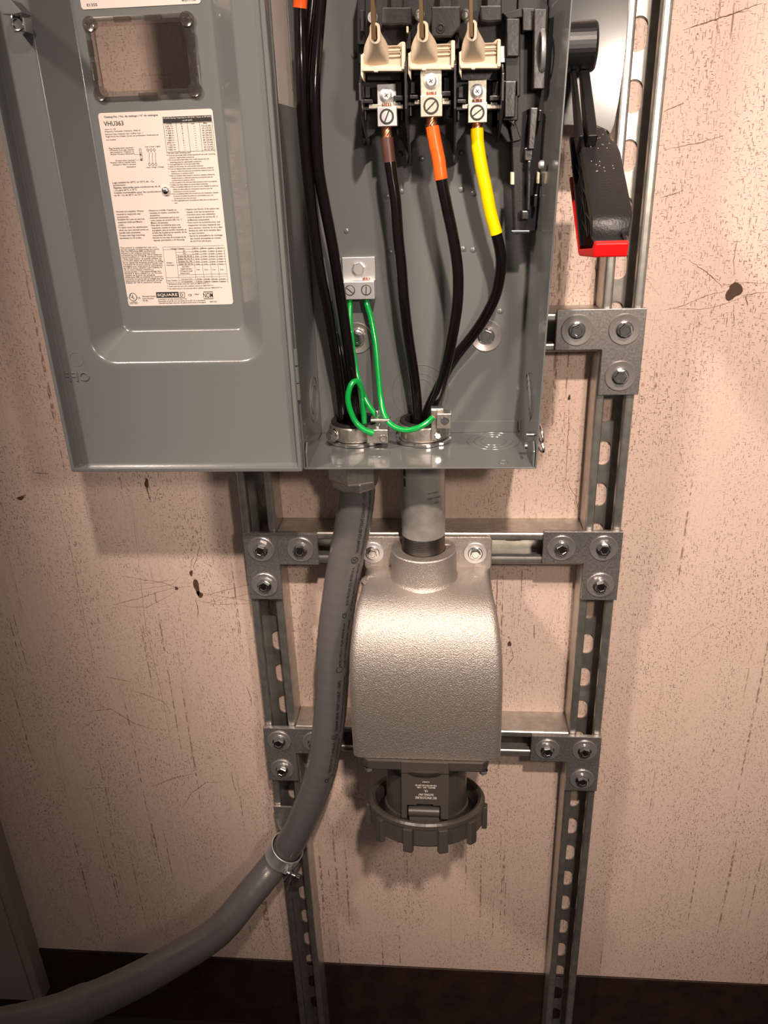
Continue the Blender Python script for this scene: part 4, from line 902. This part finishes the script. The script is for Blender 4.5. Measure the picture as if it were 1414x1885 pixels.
# find the side that faces +x
sgn = 1 if fr_[0][3].x > 0 else -1
mb = MB()
def hose_text(s, s_bottom, h, ang0, ln):
    write(mb, s, lambda u, v: onhose(s_bottom-u, sgn*(ang0)-sgn*v/20.0*1.0, 20.9), h, ln)
A0_, A1_ = .62, .95
for rep, s0 in enumerate((0, 250, 500)):
    for st, en, hgt, ang, s in ((6, 82, 3.6, A0_, "Liquatite\u00ae LIQUID TIGHT CONDUIT - OD/PG"), (88, 94, 4.5, A0_, 'UL'), (100, 150, 3.0, A0_, 'ELECTRI-FLEX CO. ROSELLE IL'), (160, 167, 5, A0_, 'CE'), (174, 236, 2.6, A0_, 'LISTED TYPE LA 1-1/4 (35) MADE IN USA'),
        (2, 86, 2.4, A1_, 'USE SEPARATE GROUNDING CONDUCTOR UNLESS SUITABLE'), (96, 160, 2.4, A1_, '-20C TO 60C DRY AND OILY SUNLIGHT RESISTANT'), (170, 240, 2.4, A1_, 'LIQUID-TIGHT FLEXIBLE METAL CONDUIT')):
        if s0+en < 470: hose_text(s, s0+en, hgt, ang, en-st)
    for sc_, ang in ((91, A0_-.1), (240, A0_-.05)):
        if s0+sc_ < 470:
            c0 = [onhose(s0+sc_+4.3*math.cos(q*PI/8), sgn*(A0_-.09)+4.3*math.sin(q*PI/8)/20, 20.9) for q in range(16)]; c1 = [onhose(s0+sc_+3.7*math.cos(q*PI/8), sgn*(A0_-.09)+3.7*math.sin(q*PI/8)/20, 20.9) for q in range(16)]
            mb.loops([c0, c1], True, False)
obj('jacket_print', mb, 'ink', t)
# connector below the box
t = thing('conduit_connector', (LXC, LYC, 60), 'cast hexagonal conduit connector under the left side of the grey box', 'conduit fitting')
c0 = path[0]
zn = PY(655, 894, LYC).z; zm = PY(655, 878, LYC).z
mb = MB(); P = hexpts(29.5, .35); LX = pts[1].x
mb.loops([[(LX+x*k, LYC+y*k, zz) for x, y in P] for k, zz in ((.98, 93), (1, 91), (1, zm+2), (.95, zm))], True, False, True, True)
P8 = [(25.5*math.cos(i*PI/4+.3), 25.5*math.sin(i*PI/4+.3)) for i in range(8)]
mb.loops([[(LX+x*k, LYC+y*k, zz) for x, y in P8] for k, zz in ((.96, zm+1), (1, zm-1), (1, zn+2.5), (.92, zn), (.84, zn-.3))], True, False, True, True)
obj('gland_nut', mb, 'cast2', t, bevel=.6)

# conduit clamp on the left upright
cl = thing('conduit_clamp', (20, -45, -430), 'shiny metal strap clamp gripping the flexible conduit on the left upright', 'clamp')
sc0 = 0
best = min(range(len(path)), key=lambda i: (path[i]-PY(518, 1572, -68)).length)
p, tg, a, b = fr_[best]; s_c = cum[best]
LL_ = []
N = 40
mb = MB()
def band(off, w0, w1, r0):
    L = []
    for i in range(N+1):
        an = 2*PI*i/N
        row = []
        for (dw, r) in ((w0, r0+.5), (w0+1, r0), ((w0+w1)/2, r0+.9), (w1-1, r0), (w1, r0+.5)):
            row.append(p+tg*dw+(a*math.cos(an)+b*math.sin(an))*r)
        L.append(row)
    return L
mb.loops(band(0, -13, 12, 22.6), False, True); o = obj('strap', mb, 'zinclight', cl); s_ = o.modifiers.new('t', 'SOLIDIFY'); s_.thickness = 1.6*SC; s_.offset = 1
# ears and bolt
dr = (-CF.cross(tg)).normalized()
e1 = b*sgn
fwd = Vector((0, -1, 0)); fwd = (fwd-tg*fwd.dot(tg)).normalized(); side = tg.cross(fwd).normalized()
if side.x < 0: side = -side
mb = MB()
def obb(mb, c, ax, half):
    vs = [c+ax[0]*half[0]*i+ax[1]*half[1]*j+ax[2]*half[2]*k for i in (-1, 1) for j in (-1, 1) for k in (-1, 1)]
    mb.add(vs, [(0, 1, 3, 2), (4, 6, 7, 5), (0, 4, 5, 1), (2, 3, 7, 6), (0, 2, 6, 4), (1, 5, 7, 3)])
ce = p+fwd*20+side*13+tg*2
obb(mb, ce+fwd*5+side*1.5, (fwd, side, tg), (9, 1.0, 12)); obb(mb, ce+fwd*4+side*10, (fwd, side, tg), (10, 1.0, 12))
obj('clamp_ear', mb, 'chrome', cl, bevel=.6)
mb = MB().lathe([(2.6, 0), (2.6, 24)], ce+fwd*6-side*6, side, 12, True); mb.lathe([(5.4, 0), (5.4, 4), (.01, 4)], ce+fwd*6-side*6, side, 6)
obj('clamp_bolt', mb, 'chrome', cl)
zc = PY(505, 1484, -44).z; zc2 = PY(512, 1524, -44).z
mb = MB().xz([(-1, zc), (42, zc), (42, zc-50), (18, zc-50), (2, zc2-6)], -41.6, -44.5); obj('clamp_seat', mb, 'galv', cl, bevel=.6)

# ================================================================== CAST BOX AND INLET
cb = thing('cast_back_box', (219, -45, -290), 'sand cast aluminium back box with top hub hanging under the galvanised pipe', 'cast metal box')
TA = math.radians(16); AX = Vector((0, -math.sin(TA), -math.cos(TA)))
X0, X1 = 136.0, 303.5
def cast_profile():
    # rows from the rear-top over the rounded shoulder to the bottom front edge: (Y, Z, half-width)
    rows = [(-47, -70, 73), (-80, -70, 74), (-105, -71, 75), (-120, -75, 77), (-133, -82, 78.5), (-144, -93, 80), (-152, -106, 81.5), (-158.5, -122, 83), (-163, -142, 84), (-166, -168, 84.3), (-167.5, -200, 84.3), (-168, -228, 84.3), (-168, -254, 84)]
    return rows
mb = MB(); rows = cast_profile(); CX = 219.6; L = []
for Y, Z, hw in rows:
    i = rows.index((Y, Z, hw)); r = 9
    prev = rows[max(0, i-1)]; nxt = rows[min(len(rows)-1, i+1)]
    tv = Vector((0, nxt[0]-prev[0], nxt[1]-prev[1])).normalized(); nv = Vector((0, tv.z, -tv.y)); nv = -nv if nv.dot(Vector((0, -1, 1))) < 0 else nv
    row = []
    # side bottom end follows down to the bottom plane
    def at(x, dn): q = Vector((x, Y, Z))-nv*dn; return q
    for k in range(5):
        an = k/4*PI/2; row.append(at(CX-hw+r-r*math.cos(an), r-r*math.sin(an)))
    row = row+[at(CX-hw*.5, 0), at(CX, 0), at(CX+hw*.5, 0)]
    for k in range(5):
        an = PI/2-k/4*PI/2; row.append(at(CX+hw-r+r*math.cos(an), r-r*math.sin(an)))
    L.append(row)
# side panels: extend each side edge to the rear plane
def zbot(Y): return -254-(Y+168)*math.tan(TA)
for i, row in enumerate(L):
    l, r_ = row[0], row[-1]
    yb, zb = (-46.5, rows[i][1]-1) if rows[i][1] > -80 else (-46.5, l.z)
    yb = -46.5; zb = max(min(l.z, -71), zbot(-46.5))
    if i == len(L)-1: zb = zbot(-46.5)
    else: zb = -71+(zbot(-46.5)+71)*(max(0, i)/(len(L)-1))
    mid_l = Vector((l.x, (l.y+yb)/2, (l.z+zb)/2)); L[i] = [Vector((l.x+2, yb, zb)), mid_l]+row+[Vector((r_.x, (r_.y+yb)/2, (r_.z+zb)/2)), Vector((r_.x-2, yb, zb))]
mb.loops(L, False, True)
n0 = len(mb.v)-len(L[0]); mb.f.append(list(range(n0, len(mb.v)))[::-1]); mb.sm.append(False)
obj('casting', mb, 'cast', cb)
# hub
obj('hub', MB().lathe([(R-1.2, -48), (R-1.2, -40), (R+.8, -35), (R+11.5, -35), (R+12.6, -36.2), (R+13.2, -66), (R+14.2, -69.5), (R+17, -72.5)], (PXC, PYC, 0), (0, 0, 1), 64, True, cap=False), 'cast', cb)
mb = MB(); ep = rrect(145, 294.5, -76, -31.5, 6, 5)
mb.xz(ep, -41.4, -47.5); mb.xz(rrect(CX-30, CX+30, -74, -34, 6, 5), -41.5, -62)
obj('mounting_ear_plate', mb, 'cast', cb, bevel=1.2)
for (px_, py_) in ((686, 1017), (875, 1018)):
    c = PY(px_, py_, -48); bolt_at(cb, c.x, -47.6, c.z, WASHL, BOLTS)
for (px_, py_) in ((684, 1065), (876, 1065)):
    c = PZ(px_, py_, -69.8); mb = MB().lathe([(.01, .6), (3.5, .6), (5, 1.6), (9, 1.2), (12, 0)], (c.x, c.y, -71.4), (0, -.05, 1), 26, True, cap=False); obj('cast_boss', mb, 'cast', cb)

il = thing('power_inlet', (219, -120, -400), 'charcoal plastic pin and sleeve inlet with ribbed locking ring under the cast box', 'power inlet')
IC = Vector((CX-1.3, -116, zbot(-116)))           # centre of the mating face
E1 = Vector((1, 0, 0)); E2 = AX.cross(E1).normalized()
if E2.y > 0: E2 = -E2           # points to the front
def lc(u, v, w): return IC+E1*u+E2*v+AX*w       # u right, v front, w along the axis (down)
mb = MB()
pl = [(-66, 58), (66, 58), (73, 50), (73, -50), (66, -58), (-66, -58), (-73, -50), (-73, 50)]
mb.prism(pl, lambda p: lc(p[0], p[1], .5), lambda p: lc(p[0]*.97, p[1]*.97, 13))
obj('flange', mb, 'darkplastic', il, bevel=1.5)
mb = MB().lathe([(.01, 13), (62, 13), (58, 20), (50, 24), (.01, 24)], IC, AX, 56, True, cap=False); obj('collar', mb, 'darkplastic', il)
mb = MB().lathe([(48.5, 20), (48.5, 76), (50.5, 77), (50.5, 84), (.01, 84)], IC, AX, 56, False, cap=False); obj('sleeve', mb, 'darkplastic', il)
# locking ring
ZR0, ZR1, RO = 70, 99, 70.5
mb = MB().lathe([(58, ZR1-4), (61, ZR0+6), (62.5, ZR0+1.5), (66, ZR0), (RO-1.8, ZR0+.6), (RO, ZR0+3), (RO, ZR0+7), (RO-1.6, ZR0+8), (RO-1.6, ZR1-2), (RO-3.5, ZR1), (58, ZR1), (58, ZR1-4)], IC, AX, 72, False, cap=False)
ring = obj('locking_ring', mb, 'darkplastic', il)
for k in range(11):
    an = math.radians(17+k*360/11); dv = E1*math.sin(an)+E2*math.cos(an); sv = E1*math.cos(an)-E2*math.sin(an)
    mb = MB(); c0 = IC+AX*(ZR0+7)+dv*(RO-3)
    mb.hull8([c0+sv*6.4, c0-sv*6.4, c0-sv*5.4+dv*6, c0+sv*5.4+dv*6], [q+AX*(ZR1-ZR0-1) for q in (c0+sv*6.4, c0-sv*6.4, c0-sv*5.4+dv*6, c0+sv*5.4+dv*6)])
    obj('grip_rib', mb, 'darkplastic', ring, bevel=1.2)
mb = MB().lathe([(50, 84), (60, 88), (60, 92), (50, 92)], IC, AX, 56, False, cap=False); obj('ring_floor', mb, 'black', il)
# tongue with print, hinge barrel
mb = MB(); v0 = 50.5
mb.prism([(-27, 14), (27, 14), (27, 71), (17.5, 71), (17.5, 55), (9, 55), (9, 53.5), (-9, 53.5), (-9, 55), (-20.5, 55), (-20.5, 71), (-27, 71)], lambda p: lc(p[0], v0+6, p[1]), lambda p: lc(p[0], v0-4, p[1]))
mb.prism([(-27, 1), (27, 1), (27, 15), (-27, 15)], lambda p: lc(p[0], v0+8.5, p[1]), lambda p: lc(p[0], v0-4, p[1]))
obj('cover_tongue', mb, 'darkplastic', il, bevel=.8)
mb = MB().lathe([(.01, 0), (5.6, 0), (6.2, .6), (6.2, 35.4), (5.6, 36), (.01, 36)], lc(-19.3, v0+2, 64), E1, 28, True, cap=False); mb.hull8([lc(-18, v0+5, 66), lc(16, v0+5, 66), lc(16, v0+7, 80), lc(-18, v0+7, 80)], [lc(-18, v0-2, 66), lc(16, v0-2, 66), lc(16, v0-2, 80), lc(-18, v0-2, 80)])
obj('hinge_barrel', mb, 'darkplastic', il)
mb = MB()
for i, (s, ww, hh) in enumerate((('IEC ENCLOSURE', 24, 2.6), ('RATING: IP67', 17, 2.4), ('UL', 4, 2.6), ('ENCL: 4X, 12K', 21, 1.8), ('FOR USE WITH 60A 250V 3\u00d8', 24, 1.8), ('E-60467', 8, 1.4))):
    w0 = (46, 42.2, 37.8, 34.0, 31.4, 27.4)[i]
    write(mb, s, lambda u, v: lc(ww/2-u+1, v0+6.25, w0-2+v), hh, ww)
obj('tongue_print', mb, 'whiteink', il)
for u in (-64, 66):
    mb = MB().lathe([(5.5, 13), (5.5, 14.5), (4.6, 14.5), (4.6, 17), (3, 18.4), (.01, 18.4)], lc(u, 49, 0), AX, 18, True, cap=False); obj('flange_screw', mb, 'chrome', il)

# ================================================================== CABLES
def cable(name, P, r, m, label, cat, parts=(), group=None, k=8, trim=None):
    pts = smooth_path([PY(x, y, Y) for x, y, Y in P], k)
    t = thing(name, pts[-1], label, cat, group)
    obj('jacket', MB().tube(pts[(trim or 0):], r, 14), m, t)
    n = len(pts)
    for (nm, i0, i1, rr, mm, lb) in parts:
        seg = pts[int(i0*k):int(i1*k)+1]
        if nm == 'tape':
            rs = [rr+.10*((j//3) % 2) for j in range(len(seg))]
            o = obj(nm, MB().tube(seg, rs, 16), mm, t, label=lb)
        elif nm == 'bare_strands':
            fr2 = frames(seg); mb = MB()
            for q in range(9):
                line_ = []
                for j, (p, tg, a, b) in enumerate(fr2): an = q*2*PI/9+j*.35; line_.append(p+(a*math.cos(an)+b*math.sin(an))*(rr-.9))
                mb.tube(line_, 1.15, 7)
            obj(nm, mb, mm, t)
        else: obj(nm, MB().tube(seg, rr, 14), mm, t, label=lb)
    return t, pts
W1 = [(711, 228, -90), (713, 258, -92), (717.6, 298.7, -93), (722, 330, -93), (728.5, 373, -93), (733, 435, -92), (738.7, 489, -90), (744, 554, -86), (751.7, 619, -80), (761.4, 684, -75), (767, 733, -72), (770, 780, -72), (772, 808, -72)]
W2 = [(794, 208, -104), (796, 233, -105), (801.6, 264.5, -106), (808, 295.6, -106), (812.5, 330, -106), (822, 378, -105), (834, 435.6, -103), (842, 489, -100), (843.5, 530, -97), (841, 570, -94), (833, 619, -90), (823, 668, -84), (810, 716.5, -78), (797, 749, -74), (790, 778, -72), (792, 806, -72)]
W3 = [(877, 220, -90), (878, 236, -90), (879.5, 264.5, -90), (887, 311, -89), (895, 348.5, -88), (902.7, 389, -86), (913.6, 430, -84), (920, 458, -82), (922.5, 482, -80), (920, 510, -77), (911, 547, -73), (891.6, 586, -69), (869, 619, -66), (843, 651.5, -63), (824, 681, -61), (806, 716, -59), (789, 752, -58), (780, 780, -57), (780, 800, -56)]
RW = 5.3
cable('power_cable', W1, RW, 'blackcable', 'black power cable with a brown tape band under the left terminal lug', 'cable', (('tape', .95, 2.0, RW+.35, 'brown', 'brown tape band'), ('bare_strands', 0, 1.0, 4.6, 'copper', None)), 'black load cables', trim=8)
cable('power_cable', W2, RW, 'blackcable', 'black power cable with an orange tape band under the middle terminal lug', 'cable', (('tape', 1.0, 4.0, RW+.45, 'orange', 'orange tape band'), ('bare_strands', 0, 1.1, 4.6, 'copper', None)), 'black load cables', trim=8)
cable('power_cable', W3, RW, 'blackcable', 'black power cable with long yellow tape wrap under the right terminal lug', 'cable', (('tape', 1.0, 6.0, RW+.5, 'yellow', 'yellow tape wrap'), ('bare_strands', 0, 1.1, 4.6, 'copper', None)), 'black load cables', trim=8)
LA = [(556, -50, -122), (554, -10, -122), (552, 19, -121), (552.5, 62, -120), (554, 124, -120), (558, 218, -116), (566, 311, -110), (576, 404, -103), (590, 500, -95), (604, 570, -88), (614.5, 635, -82), (624, 700, -76), (631, 765, -72), (635, 806, -70)]
LB = [(577, -50, -108), (574, 0, -107), (568, 60, -106), (565, 124, -103), (563, 200, -98), (568, 300, -92), (578, 404, -86), (592, 500, -78), (608, 580, -71), (620, 640, -66), (632, 700, -61), (640, 765, -57), (644, 798, -56)]
LC = [(594, -50, -112), (590, 0, -112), (585, 60, -114), (580, 127, -116), (579, 184, -116), (585, 300, -110), (597, 373, -103), (610, 440, -98), (621, 505, -92), (631, 570, -86), (640.5, 635, -82), (648.6, 700, -77), (653, 740, -74), (656, 775, -71), (657, 806, -69)]
cable('power_cable', LA, RW, 'blackcable', 'front left black supply cable with orange tape at the top edge', 'cable', (('tape', 0, 1.95, RW+.45, 'orange', 'orange tape band'),), 'black supply cables')
cable('power_cable', LB, RW, 'blackcable', 'rear black supply cable hidden between the other two in the left bundle', 'cable', (), 'black supply cables')
cable('power_cable', LC, RW, 'blackcable', 'right black supply cable of the left bundle, crossing over near the top', 'cable', (), 'black supply cables')
RG = 2.95
G1 = [(644, 545, -56), (644, 560, -57), (644, 586, -60), (647.6, 629, -64), (653, 668, -68), (658, 692, -74), (664, 712, -80), (672, 734, -86), (683, 752.5, -91), (697, 768, -96)]
G1b = [(675, 806, -82), (671, 779, -84), (668, 740, -86), (665, 715, -91), (656, 702, -96), (646, 709, -100), (640.5, 732, -103), (645, 755.6, -104), (655, 777, -105), (670.7, 791, -106), (688, 798, -106)]
G2 = [(675, 545, -56), (675.5, 560, -57), (683, 586, -60), (691.5, 635, -66), (696, 684, -74), (701, 733, -84), (709, 765, -94), (722, 783, -101), (745, 791.5, -106), (768, 788, -107), (786, 778, -104), (797, 768, -100)]
cable('ground_wire', G1, RG, 'green', 'green ground wire from the left hole of the ground lug down to the left bushing', 'wire', (), 'green ground wires')
cable('ground_wire', G1b, RG, 'green', 'green ground wire curled in a loop out of the left bushing', 'wire', (('frayed_end', 9.4, 10, RG+.4, 'green', None),), 'green ground wires')
cable('ground_wire', G2, RG, 'green', 'green ground wire from the right hole of the ground lug to the right bushing', 'wire', (('bare_strands', 9.9, 11, 2.6, 'copper', None),), 'green ground wires')
